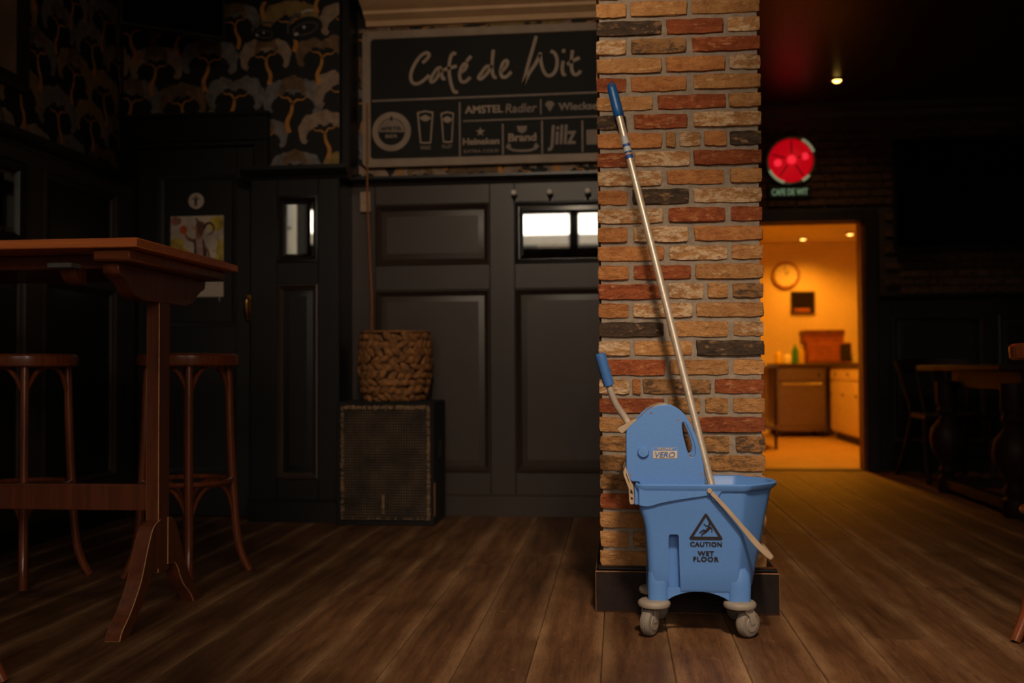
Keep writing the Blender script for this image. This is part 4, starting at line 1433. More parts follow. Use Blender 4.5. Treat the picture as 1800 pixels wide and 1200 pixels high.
# ------------------------------------------------------------------ trestle table on the left
tb = empty('bar_table', (-1.95, 3.07, 0), 'tall reddish brown trestle bar table', 'table')
TX0, TX1, TY0, TY1, TZ = -2.60, -1.355, 2.69, 3.45, 1.168
MB().box(TX0, TX1, TY0, TY1, TZ - 0.027, TZ).build('tabletop', ['table_edge_wood', 'edge_wear'], tb, bevel=0.003, bevmat=0)
for a_, b_ in ((TX1 - 0.15, TX1 - 0.035), (TX0 + 0.035, TX0 + 0.15)):
    MB().box(a_, b_, TY0 + 0.03, TY1 - 0.03, TZ - 0.062, TZ - 0.027).build('batten', 'table_wood', tb, bevel=0.006)
MB().box(TX0 + 0.15, TX1 - 0.15, TY0 + 0.16, TY1 - 0.16, TZ - 0.07, TZ - 0.027).build('apron', 'table_leg_wood', tb, bevel=0.004)
og = [(2.76, 1.106), (2.765, 1.075), (2.80, 1.062), (2.83, 1.045), (2.86, 1.020), (2.92, 1.005), (3.22, 1.005), (3.28, 1.020), (3.31, 1.045), (3.34, 1.062), (3.375, 1.075), (3.38, 1.106)]
foot = crom([(3.045, 0.318), (2.995, 0.300), (2.955, 0.235), (2.915, 0.150), (2.855, 0.075), (2.80, 0.028), (2.783, 0.0)], 5)
foot2 = crom([(2.845, 0.0), (2.875, 0.035), (2.935, 0.085), (2.985, 0.155), (3.03, 0.165), (3.045, 0.165)], 5)
for tx_ in (-1.472, -2.42):
    MB().prism(og, tx_ - 0.026, tx_ + 0.026, 'x').build('bearer', 'table_leg_wood', tb, bevel=0.003)
    MB().box(tx_ - 0.0215, tx_ + 0.0215, 3.032, 3.108, 0.150, 1.01).build('post', ['table_leg_wood', 'edge_wear'], tb, bevel=0.0022, bevmat=1, smooth=0)
    for sgn in (1, -1):
        poly = [(p.x, p.y) for p in [Vector(q) for q in foot]] + [(p.x, p.y) for p in [Vector(q) for q in foot2]]
        if sgn < 0:
            poly = [(2 * 3.07 - a, b) for a, b in poly]
        MB().prism(poly, tx_ - 0.024, tx_ + 0.024, 'x').build('foot', ['table_leg_wood', 'edge_wear'], tb, bevel=0.002, bevmat=1, smooth=0)
MB().box(-2.42, -1.4935, 3.036, 3.072, 0.345, 0.428).build('stretcher', 'table_leg_wood', tb, bevel=0.003)
MB().box(-1.66, -1.585, 2.75, 2.80, TZ - 0.075, TZ - 0.062).build('stop_block', 'pad_grey', tb)
MB().prism([(2.80, 1.106), (2.80, 1.085), (2.82, 1.06), (2.86, 1.05), (2.86, 1.106)], -1.65, -1.60, 'x').build('corner_bracket', 'table_leg_wood', tb)


# ------------------------------------------------------------------ bentwood bar stools
def make_stool(wood):
    t = empty('bar_stool', (0, 0, 0), 'x', 'stool', 'bentwood bar stools')
    MB().lathe([(0.02, 0.846), (0.10, 0.848), (0.165, 0.856), (0.184, 0.854), (0.1915, 0.846), (0.192, 0.83), (0.190, 0.812), (0.182, 0.806), (0.10, 0.812), (0.02, 0.812)], seg=40).build('seat', wood, t)
    for k in range(4):
        a = PI / 2 * k
        c, s_ = math.cos(a), math.sin(a)
        prof = crom([(0.150, 0.0, 0.815), (0.156, 0, 0.60), (0.166, 0, 0.38), (0.180, 0, 0.18), (0.198, 0, 0.08), (0.232, 0, 0.004)], 5)
        MB().tube([(p.x * c, p.x * s_, p.z) for p in prof], [0.0165 - 0.0015 * abs(i - 12) / 12 for i in range(len(prof))], 10).build('leg', wood, t)
        a2 = a + PI / 2
        for nm, zb, zt, rb_, rr in (('seat_brace', 0.690, 0.806, 0.152, 0.0085), ('leg_brace', 0.215, 0.352, 0.172, 0.0075)):
            A = Vector((math.cos(a) * rb_, math.sin(a) * rb_))
            B = Vector((math.cos(a2) * rb_, math.sin(a2) * rb_))
            pts = []
            for i in range(13):
                u = i / 12
                q = A.lerp(B, u)
                q = q * (1 + 0.10 * math.sin(PI * u))
                z = zb + (zt - zb) * (1 - abs(2 * u - 1) ** 2.6)
                pts.append((q.x, q.y, z))
            MB().tube(pts, rr, 8).build(nm, wood, t)
    MB().loft([[(math.cos(2 * PI * i / 36) * (0.163 + 0.010 * math.cos(b)), math.sin(2 * PI * i / 36) * (0.163 + 0.010 * math.cos(b)), 0.364 + 0.010 * math.sin(b)) for b in [j * PI / 4 for j in range(8)]] for i in range(37)], cap=False).build('foot_ring', wood, t)
    return t


def dup(root, loc, rz, label):
    r = root.copy()
    COL.objects.link(r)
    r.location = loc
    r.rotation_euler = (0, 0, rz)
    r['label'] = label
    for ch in root.children:
        c = ch.copy()
        COL.objects.link(c)
        c.parent = r
    return r


st1 = make_stool('stool_wood')
st2 = dup(st1, (-2.24, 3.564, 0), math.atan2(3.363 - 3.564, -2.112 + 2.24), 'bentwood bar stool standing half out of view under the table at far left')
dup(st1, (1.345, 3.06, 0), math.atan2(-0.06, -0.223), 'bentwood bar stool cut off by the right edge of the picture')
dup(st1, (-1.785, 2.36, 0), math.atan2(0.035, 0.23), 'bentwood bar stool almost wholly out of view at bottom left corner')
st1.location = (-1.66, 3.718, 0)
st1.rotation_euler = (0, 0, math.atan2(3.816 - 3.718, -1.451 + 1.66))
st1['label'] = 'reddish bentwood bar stool just right of the table leg'

# ------------------------------------------------------------------ speaker, basket, cable
sp = empty('speaker_cabinet', (-1.19, 5.15, 0), 'worn black loudspeaker cabinet standing on the floor', 'speaker')
SX0, SX1, SY0, SY1, SZ = -1.434, -0.930, 4.985, 5.325, 0.628
MB().box(SX0, SX1, SY0 + 0.03, SY1, 0.0, SZ).build('cabinet', 'speaker_carpet', sp, bevel=0.006)
MB().rects(SX0, SX1, 0.0, SZ, [(0.0, SY0 + 0.03), (0.0, SY0 + 0.004), (0.004, SY0), (0.018, SY0), (0.020, SY0 + 0.03)], cap=False).build('front_edge', 'speaker_carpet', sp, smooth=30)
MB().box(SX0 + 0.02, SX1 - 0.02, SY0 + 0.022, SY0 + 0.03, 0.02, SZ - 0.02).build('baffle', 'speaker_baffle', sp)
gm = MB()
gx0, gx1, gz0, gz1 = SX0 + 0.024, SX1 - 0.024, 0.03, SZ - 0.025
for i in range(42):
    z = gz0 + (gz1 - gz0) * i / 41
    gm.box(gx0, gx1, SY0 + 0.006, SY0 + 0.0085, z - 0.0011, z + 0.0011)
for i in range(34):
    x = gx0 + (gx1 - gx0) * i / 33
    gm.box(x - 0.0007, x + 0.0007, SY0 + 0.0085, SY0 + 0.010, gz0, gz1)
o = gm.build('grille', 'grille_wire', sp, smooth=0)
o['kind'] = 'stuff'
fr = MB()
rg = random.Random(4)


def tuft(x, z, w, h):
    fr.box(x - w / 2, x + w / 2, SY0 + 0.001, SY0 + 0.006, z - h / 2, z + h / 2)


for i in range(95):
    x = gx0 + (gx1 - gx0) * i / 94
    if rg.random() < 0.9:
        tuft(x, gz1 - 0.004 + rg.uniform(-0.003, 0.003), 0.0034, rg.uniform(0.008, 0.026))
for i in range(100):
    z = gz0 + (gz1 - gz0) * i / 99
    if rg.random() < 0.75:
        tuft(gx0 + 0.004 + rg.uniform(-0.003, 0.003), z, rg.uniform(0.006, 0.018), 0.0034)
    if rg.random() < 0.9:
        tuft(gx1 - 0.004 + rg.uniform(-0.003, 0.003), z, rg.uniform(0.008, 0.022), 0.0034)
for i in range(16):
    tuft((gx0 + gx1) / 2 - 0.01, 0.06 + i * 0.006, rg.uniform(0.008, 0.016), 0.0036)
for i in range(40):
    if rg.random() < 0.5:
        tuft(gx0 + (gx1 - gx0) * i / 39, gz0 + 0.004, 0.008, 0.004)
o = fr.build('frayed_cloth', 'grille_fray', sp, smooth=0)
o['kind'] = 'stuff'
MB().box(SX1 - 0.008, SX1 + 0.004, SY0 + 0.006, SY0 + 0.03, 0.045, 0.215).build('bare_wood_patch', 'worn_wood', sp, bevel=0.002)
MB().box(SX1 - 0.001, SX1 + 0.003, SY0 + 0.14, SY0 + 0.20, 0.33, 0.42).build('side_handle', 'bezel', sp, bevel=0.001)

bs = empty('woven_basket', (-1.165, 5.155, SZ), 'brown woven seagrass planter basket on the loudspeaker', 'basket')
BC = (-1.165, 5.155)
prof = [(0.150, 0.0), (0.165, 0.02), (0.182, 0.08), (0.188, 0.16), (0.190, 0.24), (0.186, 0.32), (0.180, 0.355), (0.172, 0.357), (0.172, 0.33), (0.14, 0.06)]
MB().lathe([(r - 0.012, z + SZ) for r, z in prof[:7]] + [(r - 0.006, z + SZ) for r, z in prof[7:]], (BC[0], BC[1], 0), 40).build('basket_wall', 'seagrass_core', bs)
rw = random.Random(8)


def prad(z):
    for (r0_, z0_), (r1_, z1_) in zip(prof, prof[1:]):
        if z0_ <= z <= z1_:
            return r0_ + (r1_ - r0_) * (z - z0_) / (z1_ - z0_)
    return 0.18


wv = MB()
for row in range(9):
    z = 0.018 + row * 0.039
    n = 24
    for i in range(n):
        a = 2 * PI * (i + 0.5 * (row % 2)) / n + rw.uniform(-0.03, 0.03)
        tilt = (0.55 if row % 2 else -0.55) + rw.uniform(-0.35, 0.35)
        ln, wd = 0.036 * rw.uniform(0.85, 1.2), 0.019 * rw.uniform(0.8, 1.2)
        zc2 = z + rw.uniform(-0.006, 0.006)
        rad = prad(min(max(zc2, 0.0), 0.354)) - 0.006 + rw.uniform(-0.003, 0.006)
        rings = []
        for t in (-1, -0.6, 0, 0.6, 1):
            w = wd * math.sqrt(max(0.06, 1 - t * t))
            ring = []
            for q in range(7):
                b = 2 * PI * q / 7
                lu, lv, lr = t * ln, w * math.cos(b), 0.013 * math.sin(b) * math.sqrt(max(0.06, 1 - t * t))
                du = lu * math.cos(tilt) - lv * math.sin(tilt)
                dz = lu * math.sin(tilt) + lv * math.cos(tilt)
                aa = a + du / rad
                ring.append((BC[0] + (rad + lr) * math.cos(aa), BC[1] + (rad + lr) * math.sin(aa), SZ + min(max(zc2 + dz, 0.0), 0.36)))
            rings.append(ring)
        wv.loft(rings)
o = wv.build('woven_strands', 'seagrass', bs, smooth=60)
o['kind'] = 'stuff'
MB().loft([[(BC[0] + math.cos(2 * PI * i / 40) * (0.178 + 0.010 * math.cos(b)), BC[1] + math.sin(2 * PI * i / 40) * (0.178 + 0.010 * math.cos(b)), SZ + 0.357 + 0.007 * math.sin(b)) for b in [j * PI / 4 for j in range(8)]] for i in range(41)], cap=False).build('rim', 'seagrass', bs)

cab = MB().tube(crom([(-1.352, 5.302, 2.25), (-1.351, 5.300, 2.0), (-1.349, 5.29, 1.85), (-1.345, 5.28, 1.70), (-1.335, 5.29, 1.40), (-1.325, 5.29, 1.17), (-1.302, 5.20, 0.99), (-1.285, 5.19, 0.90)], 6), 0.0058, 8).build('hanging_cable', 'cable_orange', None, base=(-1.35, 5.3, 0.9))
tag(cab, 'thin orange brown cable hanging from the sign into the basket', 'cable')
sw = empty('switch_box', (-1.372, 5.34, 1.71), 'small beige switch box on the black corner post', 'switch')
MB().box(-1.40, -1.342, 5.322, 5.35, 1.655, 1.768).build('box', 'switch_plastic', sw, bevel=0.004)
MB().box(-1.384, -1.358, 5.318, 5.322, 1.70, 1.735).build('rocker', 'switch_plastic', sw, bevel=0.001)

# ------------------------------------------------------------------ back wall mirror, hooks, sign
bmr = empty('wall_mirror', (-0.232, YB - 0.03, 1.53), 'wide mirror in the black wainscot below the coat hooks', 'mirror')
MB(fb).rects(-0.55, 0.085, 1.362, 1.695, [(0, D - 0.01), (0, D + 0.012), (0.012, D + 0.016), (0.022, D + 0.004), (0.024, D - 0.01)], cap=False).build('frame', 'black_gloss', bmr, smooth=30)
MB(fb).rects(-0.528, 0.063, 1.384, 1.673, [(0, D - 0.02), (0, D - 0.0045), (0.026, D - 0.0005), (0.026, D - 0.0005)]).build('glass', 'mirror_glass', bmr, smooth=0)
for i, (hx, ht) in enumerate(((-0.548, 'leftmost coat hook with white knob above the wide mirror'), (-0.355, 'middle coat hook with white knob above the wide mirror'), (-0.152, 'coat hook with white knob nearest the brick pillar'))):
    h = empty('coat_hook', (hx, YB - D, 1.72), ht, 'coat hook', 'coat hooks above the mirror')
    y0 = YB - D
    MB().prism([(hx - 0.030, 1.708), (hx - 0.018, 1.716), (hx - 0.008, 1.700), (hx + 0.008, 1.700), (hx + 0.018, 1.716), (hx + 0.030, 1.708), (hx + 0.012, 1.690), (hx - 0.012, 1.690)], y0 - 0.006, y0, 'y').build('plate', 'black_gloss', h)
    MB().tube(crom([(hx, y0 - 0.003, 1.70), (hx, y0 - 0.03, 1.705), (hx, y0 - 0.045, 1.72), (hx, y0 - 0.047, 1.726)], 4), 0.006, 10).build('arm', 'black_gloss', h)
    MB().lathe([(0.005, -0.016), (0.014, -0.011), (0.018, 0.0), (0.014, 0.011), (0.005, 0.016)], (hx, y0 - 0.049, 1.738), 18).build('knob', 'porcelain', h)

# pub sign board
sg = empty('pub_sign', (-0.5, YB - 0.03, 1.90), 'black pub sign board reading Cafe de Wit with beer logos', 'sign')
BX0, BX1, BZ0, BZ1 = -1.385, 0.56, 1.905, 2.655
YS = YB - 0.036
fr_o = []
for cx, cz, a0 in ((BX0 + 0.03, BZ0 + 0.03, 180), (BX1 - 0.03, BZ0 + 0.03, 270), (BX1 - 0.03, BZ1 - 0.03, 0), (BX0 + 0.03, BZ1 - 0.03, 90)):
    fr_o += arc(cx, cz, 0.03, a0, a0 + 90, 4)
fr_i = []
for cx, cz, a0 in ((BX0 + 0.062, BZ0 + 0.062, 180), (BX1 - 0.062, BZ0 + 0.062, 270), (BX1 - 0.062, BZ1 - 0.062, 0), (BX0 + 0.062, BZ1 - 0.062, 90)):
    fr_i += arc(cx, cz, 0.022, a0, a0 + 90, 4)
xz_mesh('frame', curve_mesh([fr_o, fr_i], 0.012, 0.003), YB - 0.034, 'board_frame', sg)
MB().box(BX0 + 0.02, BX1 - 0.02, YS - 0.002, YB - 0.001, BZ0 + 0.02, BZ1 - 0.02).build('board', 'board_black', sg)


def bp(x, y):
    """sign artwork units (as drawn) -> metres on the board"""
    yt = 205 - 0.0367 * (x - 240)
    yb = 1098 - 0.024 * (x - 240)
    return (-1.385 + (x - 225) / 1520 * 1.274, BZ1 - (y - yt) / (yb - yt) * (BZ1 - BZ0))


yb_ = YS - 0.003


def brush(name, strokes, w, mat='board_cream'):
    mb = MB()
    for stks in strokes:
        P = [bp(*p) for p in stks]
        P = crom([(p[0], 0, p[1]) for p in P], 5) if len(P) > 2 else [Vector((p[0], 0, p[1])) for p in P]
        mb.ribbon([(p.x, yb_, p.z) for p in P], w, 0.0012, (0, 1, 0))
    return mb.build(name, mat, sg, smooth=0)


SCRIPT = {
    'C': [[(622, 408), (650, 385), (668, 355), (650, 342), (615, 360), (575, 410), (548, 470), (545, 515), (562, 543), (595, 545), (635, 520), (668, 490)]],
    'a': [[(748, 442), (722, 446), (692, 488), (676, 524), (688, 535), (718, 508), (748, 452), (748, 480), (758, 512), (775, 512)]],
    'f': [[(845, 352), (828, 346), (812, 366), (800, 420), (800, 480), (810, 540), (825, 588), (840, 604), (856, 598)], [(765, 455), (800, 445), (850, 430)]],
    'e_acute': [[(880, 472), (905, 450), (915, 425), (902, 415), (880, 442), (868, 490), (878, 530), (905, 535), (940, 505)], [(915, 400), (945, 365)]],
    'd': [[(1070, 436), (1045, 435), (1010, 480), (993, 508), (1010, 516), (1050, 480), (1082, 425)], [(1091, 325), (1086, 370), (1083, 420), (1084, 470), (1095, 505), (1112, 506)]],
    'e': [[(1142, 467), (1170, 442), (1185, 408), (1172, 396), (1150, 420), (1138, 470), (1150, 505), (1180, 500), (1208, 470)]],
    'W': [[(1372, 235), (1345, 330), (1310, 450), (1287, 552)], [(1287, 552), (1325, 480), (1370, 410), (1395, 356)], [(1395, 345), (1400, 400), (1415, 460), (1440, 495), (1475, 490), (1500, 450), (1505, 390), (1490, 350), (1465, 335)]],
    'i': [[(1545, 400), (1538, 450), (1545, 490), (1560, 486)], [(1550, 322), (1546, 346)]],
    't': [[(1605, 330), (1598, 400), (1600, 460), (1618, 492), (1645, 482), (1656, 465)], [(1570, 425), (1600, 405), (1650, 380)]],
}
for k, v in SCRIPT.items():
    brush('script_letter', v, 0.0088)
# ruling lines
for a, b, w in (((285, 660), (1745, 610), 0.005), ((868, 670), (868, 1028), 0.0045), ((890, 795), (1745, 768), 0.004), ((1398, 652), (1398, 752), 0.0035), ((1150, 815), (1150, 1018), 0.0045), ((1405, 795), (1405, 1012), 0.0045), ((1665, 795), (1665, 1002), 0.0045)):
    brush('ruling_line', [[a, b]], w, 'board_dim')
for a, b in (((1745, 610), (2290, 592)), ((1745, 768), (2290, 752))):
    brush('ruling_line', [[a, b]], 0.0045, 'board_dim')


def btxt(body_t, x0, x1, y0, y1, mat='board_cream', bold=0.002, shear=0.0):
    a, b = bp(x0, y1), bp(x1, y0)
    text_part('logo_lettering', body_t, (a[0] + b[0]) / 2, (a[1] + b[1]) / 2, yb_, 0.05, mat, sg, b[0] - a[0], b[1] - a[1], bold=bold, shear=shear)


btxt('AMSTEL', 905, 1150, 690, 745)
btxt('Radler', 1168, 1372, 678, 742, 'board_dim', 0.001, 0.15)
btxt('Wieckse', 1515, 1760, 672, 726, 'board_dim', 0.002)
btxt('Heineken', 890, 1125, 905, 952, 'board_cream', 0.002)
btxt('EXTRA COLD', 895, 1120, 980, 1004, 'board_dim', 0.001)
btxt('Brand', 1188, 1365, 876, 930, 'board_cream', 0.003)
btxt('Jillz', 1445, 1622, 822, 992, 'board_dim', 0.001, 0.1)
btxt('VAAS', 606, 674, 955, 982, 'board_dim', 0.001)
btxt('FLUIT', 752, 818, 950, 974, 'board_dim', 0.001)
stc = bp(1003, 866)
star = [(stc[0] + (0.026 if i % 2 == 0 else 0.010) * math.sin(PI * i / 5), stc[1] + (0.026 if i % 2 == 0 else 0.010) * math.cos(PI * i / 5)) for i in range(10)]
MB().prism(star, yb_ - 0.0012, yb_ + 0.0012, 'y').build('star', 'board_cream', sg, smooth=0)
# round badge
bc = bp(415, 862)
rr_ = 0.108
badge = empty  # (shape built from rings below)
outer_r = [(bc[0] + rr_ * math.cos(t), bc[1] + rr_ * math.sin(t)) for t in [i * 2 * PI / 40 for i in range(40)]]
inner_r = [(bc[0] + rr_ * 0.70 * math.cos(t), bc[1] + rr_ * 0.70 * math.sin(t)) for t in [i * 2 * PI / 40 for i in range(40)]]
o = xz_mesh('badge_ring', curve_mesh([outer_r, inner_r], 0.0012), yb_, 'board_frame', sg, 0)
uph = [(bc[0] + rr_ * 0.66 * math.cos(R(a)), bc[1] + rr_ * 0.66 * math.sin(R(a))) for a in range(-4, 185, 8)]
xz_mesh('badge_upper', curve_mesh([uph], 0.0012), yb_, 'board_dim', sg, 0)
text_part('badge_lettering', 'AMSTEL', bc[0], bc[1] + 0.016, yb_ - 0.002, 0.05, 'board_black', sg, 0.118, 0.020, bold=0.002)
text_part('badge_lettering', 'BIER', bc[0], bc[1] - 0.026, yb_ - 0.001, 0.05, 'board_cream', sg, 0.066, 0.018, bold=0.0005)
text_part('badge_mark', 'A', bc[0], bc[1] + 0.072, yb_ - 0.002, 0.05, 'board_black', sg, 0.016, 0.028, bold=0.002)
# beer glasses drawn in outline
for (a, b, c, d), (t0, t1) in ((((585, 735), (695, 733), (678, 940), (605, 940)), (742, 800)), (((742, 742), (830, 740), (818, 935), (757, 935)), (752, 805))):
    Pq = [bp(*a), bp((a[0] + b[0]) / 2, a[1] - 12), bp(*b), bp(*c), bp((c[0] + d[0]) / 2, c[1] + 3), bp(*d)]
    cxg, czg = sum(p[0] for p in Pq) / 6, sum(p[1] for p in Pq) / 6
    inn_ = [(cxg + (p[0] - cxg) * 0.80, czg + (p[1] - czg) * 0.91) for p in Pq]
    xz_mesh('beer_glass_outline', curve_mesh([Pq, inn_], 0.0012), yb_, 'board_cream', sg, 0)
    mx_ = (a[0] + b[0]) / 2
    f0 = [bp(mx_ - (b[0] - a[0]) * 0.36, t0 + 32), bp(mx_ - 18, t0 + 18), bp(mx_, t0 + 10), bp(mx_ + 18, t0 + 18), bp(mx_ + (b[0] - a[0]) * 0.36, t0 + 32), bp(mx_ + 12, t0 + 52), bp(mx_ - 12, t0 + 52)]
    xz_mesh('beer_foam', curve_mesh([f0], 0.0012), yb_, 'board_cream', sg, 0)
# crests and ribbons
cr = bp(1275, 848)
MB().prism([(cr[0] - 0.028, cr[1] + 0.016), (cr[0] + 0.028, cr[1] + 0.016), (cr[0] + 0.022, cr[1] - 0.012), (cr[0], cr[1] - 0.024), (cr[0] - 0.022, cr[1] - 0.012)], yb_ - 0.001, yb_ + 0.001, 'y').build('crest', 'board_dim', sg, smooth=0)
brush('ribbon', [[(1172, 962), (1210, 985), (1275, 992), (1340, 985), (1382, 958)]], 0.006, 'board_dim')
for x in (1188, 1366):
    c_ = bp(x, 962)
    MB().prism([(c_[0] - 0.014, c_[1]), (c_[0], c_[1] + 0.02), (c_[0] + 0.014, c_[1]), (c_[0], c_[1] - 0.02)], yb_ - 0.001, yb_ + 0.001, 'y').build('ribbon_end', 'board_dim', sg, smooth=0)
ce = bp(1456, 700)
MB().prism([(ce[0] - 0.026, ce[1] + 0.012), (ce[0] - 0.012, ce[1] + 0.028), (ce[0] + 0.012, ce[1] + 0.028), (ce[0] + 0.026, ce[1] + 0.012), (ce[0], ce[1] - 0.028)], yb_ - 0.001, yb_ + 0.001, 'y').build('emblem', 'board_dim', sg, smooth=0)
e0, e1 = bp(1690, 990), bp(1900, 850)
MB().box(e0[0], e1[0], yb_ - 0.001, yb_ + 0.001, e0[1] + 0.03, e1[1]).build('emblem', 'board_dim', sg, smooth=0)
for q in ((BX0 + 0.02, BZ0 + 0.02), (BX1 - 0.02, BZ0 + 0.02), (BX0 + 0.02, BZ1 - 0.02), (BX1 - 0.02, BZ1 - 0.02)):
    MB().lathe([(0.005, 0), (0.005, -0.003)], (q[0], YB - 0.048, q[1]), 10, 'y').build('screw', 'nickel', sg)


# ------------------------------------------------------------------ televisions
def tv(name, label, loc, rz, w, h, tilt=0.0):
    t = empty(name, (0, 0, 0), label, 'television')
    MB().box(-w / 2, w / 2, 0.0, 0.05, 0, h).build('housing', 'bezel', t, bevel=0.006)
    MB().rects(-w / 2, w / 2, 0, h, [(0.0, 0.0), (0.002, -0.012), (0.012, -0.012), (0.016, -0.004), (0.016, 0.0)], cap=False).build('bezel', 'bezel', t, smooth=30)
    MB().box(-w / 2 + 0.014, w / 2 - 0.014, -0.004, 0.001, 0.014, h - 0.014).build('screen', 'screen_black', t)
    MB().box(-0.09, 0.09, 0.05, 0.09, h * 0.3, h * 0.7).build('mount', 'black_matt', t, bevel=0.004)
    t.location = loc
    t.rotation_euler = (tilt, 0, rz)
    return t


tva = math.atan2(4.84 - 4.55, -1.975 + 2.385)
tv('television', 'small black television angled from the wallpapered corner', ((-2.385 - 1.975) / 2, 4.695, 2.470), tva, 0.505, 0.31, 0.0)
tvb = tv('television', 'large black television on the dark brick far wall', (2.70, YF - 0.10, 1.675), 0, 1.22, 0.838)

# ------------------------------------------------------------------ red round light sign
rl = empty('round_bar_light', (1.34, YF - 0.04, 2.385), 'glowing red round bar light with pale ring', 'light')
LC = (1.340, YF - 0.03, 2.384)
MB().lathe([(0.192, 0.02), (0.192, -0.02), (0.187, -0.032), (0.172, -0.034), (0.166, -0.02), (0.166, 0.02)], LC, 48, 'y', True).build('ring', 'clear_ring', rl)
MB().lathe([(0.164, 0.0), (0.162, -0.030), (0.12, -0.045), (0.05, -0.052), (0.0, -0.053)], LC, 40, 'y').build('red_lens', 'red_lamp', rl)
for k in range(5):
    a = R(72 * k + 18)
    MB().ribbon([(LC[0] + 0.05 * math.cos(a), LC[1] - 0.0545, LC[2] + 0.05 * math.sin(a)), (LC[0] + 0.15 * math.cos(a), LC[1] - 0.0405, LC[2] + 0.15 * math.sin(a))], 0.004, 0.002, (0, 1, 0)).build('lens_rib', 'door_frame_dark', rl)
for x, z, r_ in ((0.0, 0.0, 0.034), (-0.10, -0.02, 0.032), (0.10, 0.025, 0.032)):
    MB().lathe([(r_, 0), (r_ * 0.8, -0.008), (0, -0.01)], (LC[0] + x, LC[1] - 0.046 - (0.008 if x == 0 else -0.004), LC[2] + z), 18, 'y').build('bulb', 'red_lamp_hot', rl)
for a0, a1 in ((20, 62), (205, 252), (298, 318)):
    MB().tube([(p[0], LC[1] - 0.036, p[1]) for p in arc(LC[0], LC[2], 0.179, a0, a1, 10)], 0.011, 8).build('glow_tube', 'ring_glow', rl)
MB().box(LC[0] - 0.03, LC[0] + 0.03, LC[1] - 0.02, YF, LC[2] + 0.19, LC[2] + 0.23).build('hanger', 'black_matt', rl)
pt = bpy.data.lights.new('red_glow', 'POINT')
pt.energy = 0.15
pt.color = (1, 0.05, 0.06)
pt.shadow_soft_size = 0.15
pto = bpy.data.objects.new('red_glow', pt)
COL.objects.link(pto)
pto.parent = rl
pto.location = (0, -0.25, 0)
ns = empty('name_sign', (1.330, YF - 0.02, 2.14), 'small lit sign reading CAFE DE WIT below red light', 'sign')
MB().box(1.165, 1.495, YF - 0.045, YF - 0.005, 2.095, 2.19).build('box', 'black_matt', ns, bevel=0.004)
text_part('lettering', 'CAFE DE WIT', 1.330, 2.143, YF - 0.047, 0.06, 'sign_glow', ns, 0.27, 0.05, bold=0.001)

# ceiling downlight over the far room
for i, (x, y, lab) in enumerate(((1.54, 7.10, 'small glowing ceiling downlight in the far room'),)):
    d = empty('ceiling_downlight', (x, y, ZC - 0.005), lab, 'light')
    MB().lathe([(0.030, ZC - 0.001), (0.050, ZC - 0.001), (0.050, ZC - 0.008), (0.036, ZC - 0.012), (0.030, ZC - 0.006)], (x, y, 0), 24, 'z', True).build('rim', 'nickel', d)
    MB().lathe([(0.001, ZC - 0.024), (0.018, ZC - 0.021), (0.028, ZC - 0.012), (0.030, ZC - 0.002), (0.001, ZC - 0.001)], (x, y, 0), 20).build('lamp_lens', 'downlight_glow', d)

    ld = bpy.data.lights.new('downlight_beam', 'SPOT')
    ld.energy = 9
    ld.color = (1.0, 0.62, 0.28)
    ld.spot_size = R(140)
    ld.spot_blend = 1.0
    ld.shadow_soft_size = 0.03
    lo = bpy.data.objects.new('downlight_beam', ld)
    COL.objects.link(lo)
    lo.parent = d
    lo.location = (0, 0, -0.035)

# unseen downlights added over the camera to light pillar, back wall and table
names = ['unseen ceiling downlight above the camera aimed at the pillar', 'unseen ceiling downlight left of the camera aimed at the back wall', 'unseen ceiling downlight aimed at the bar table']
for (p, a, w, cone, lr), lab in zip(SPOTS, names):
    d = empty('ceiling_downlight', p, lab, 'light')
    aim = (Vector(a) - Vector(p)).normalized()
    P = Vector(p)
    MB().tube([P - Vector((0, 0, 0.0)), P + Vector((0, 0, -0.012))], 0.06, 24).build('mount', 'nickel', d)
    MB().tube([P + Vector((0, 0, -0.012)), P + Vector((0, 0, -0.05 - lr * 0.4))], 0.008, 10).build('stem', 'nickel', d)
    h0 = P + Vector((0, 0, -0.075 - lr * 0.4))
    MB().tube([h0 - aim * 0.05, h0 - aim * 0.045, h0 + aim * 0.035], [0.03, 0.04, lr], 24).build('lamp_head', 'nickel', d)
    MB().tube([h0 + aim * 0.0352, h0 + aim * 0.038], lr * 0.9, 24).build('lamp_lens', 'dl_lens', d)
    ld = bpy.data.lights.new('downlight_beam', 'SPOT')
    ld.energy = w
    ld.color = SPOT_COL
    ld.spot_size = R(cone)
    ld.spot_blend = 1.0
    ld.shadow_soft_size = lr
    lo = bpy.data.objects.new('downlight_beam', ld)
    COL.objects.link(lo)
    lo.parent = d
    lo.location = (h0 + aim * 0.16) - P
    lo.rotation_euler = aim.to_track_quat('-Z', 'Y').to_euler()

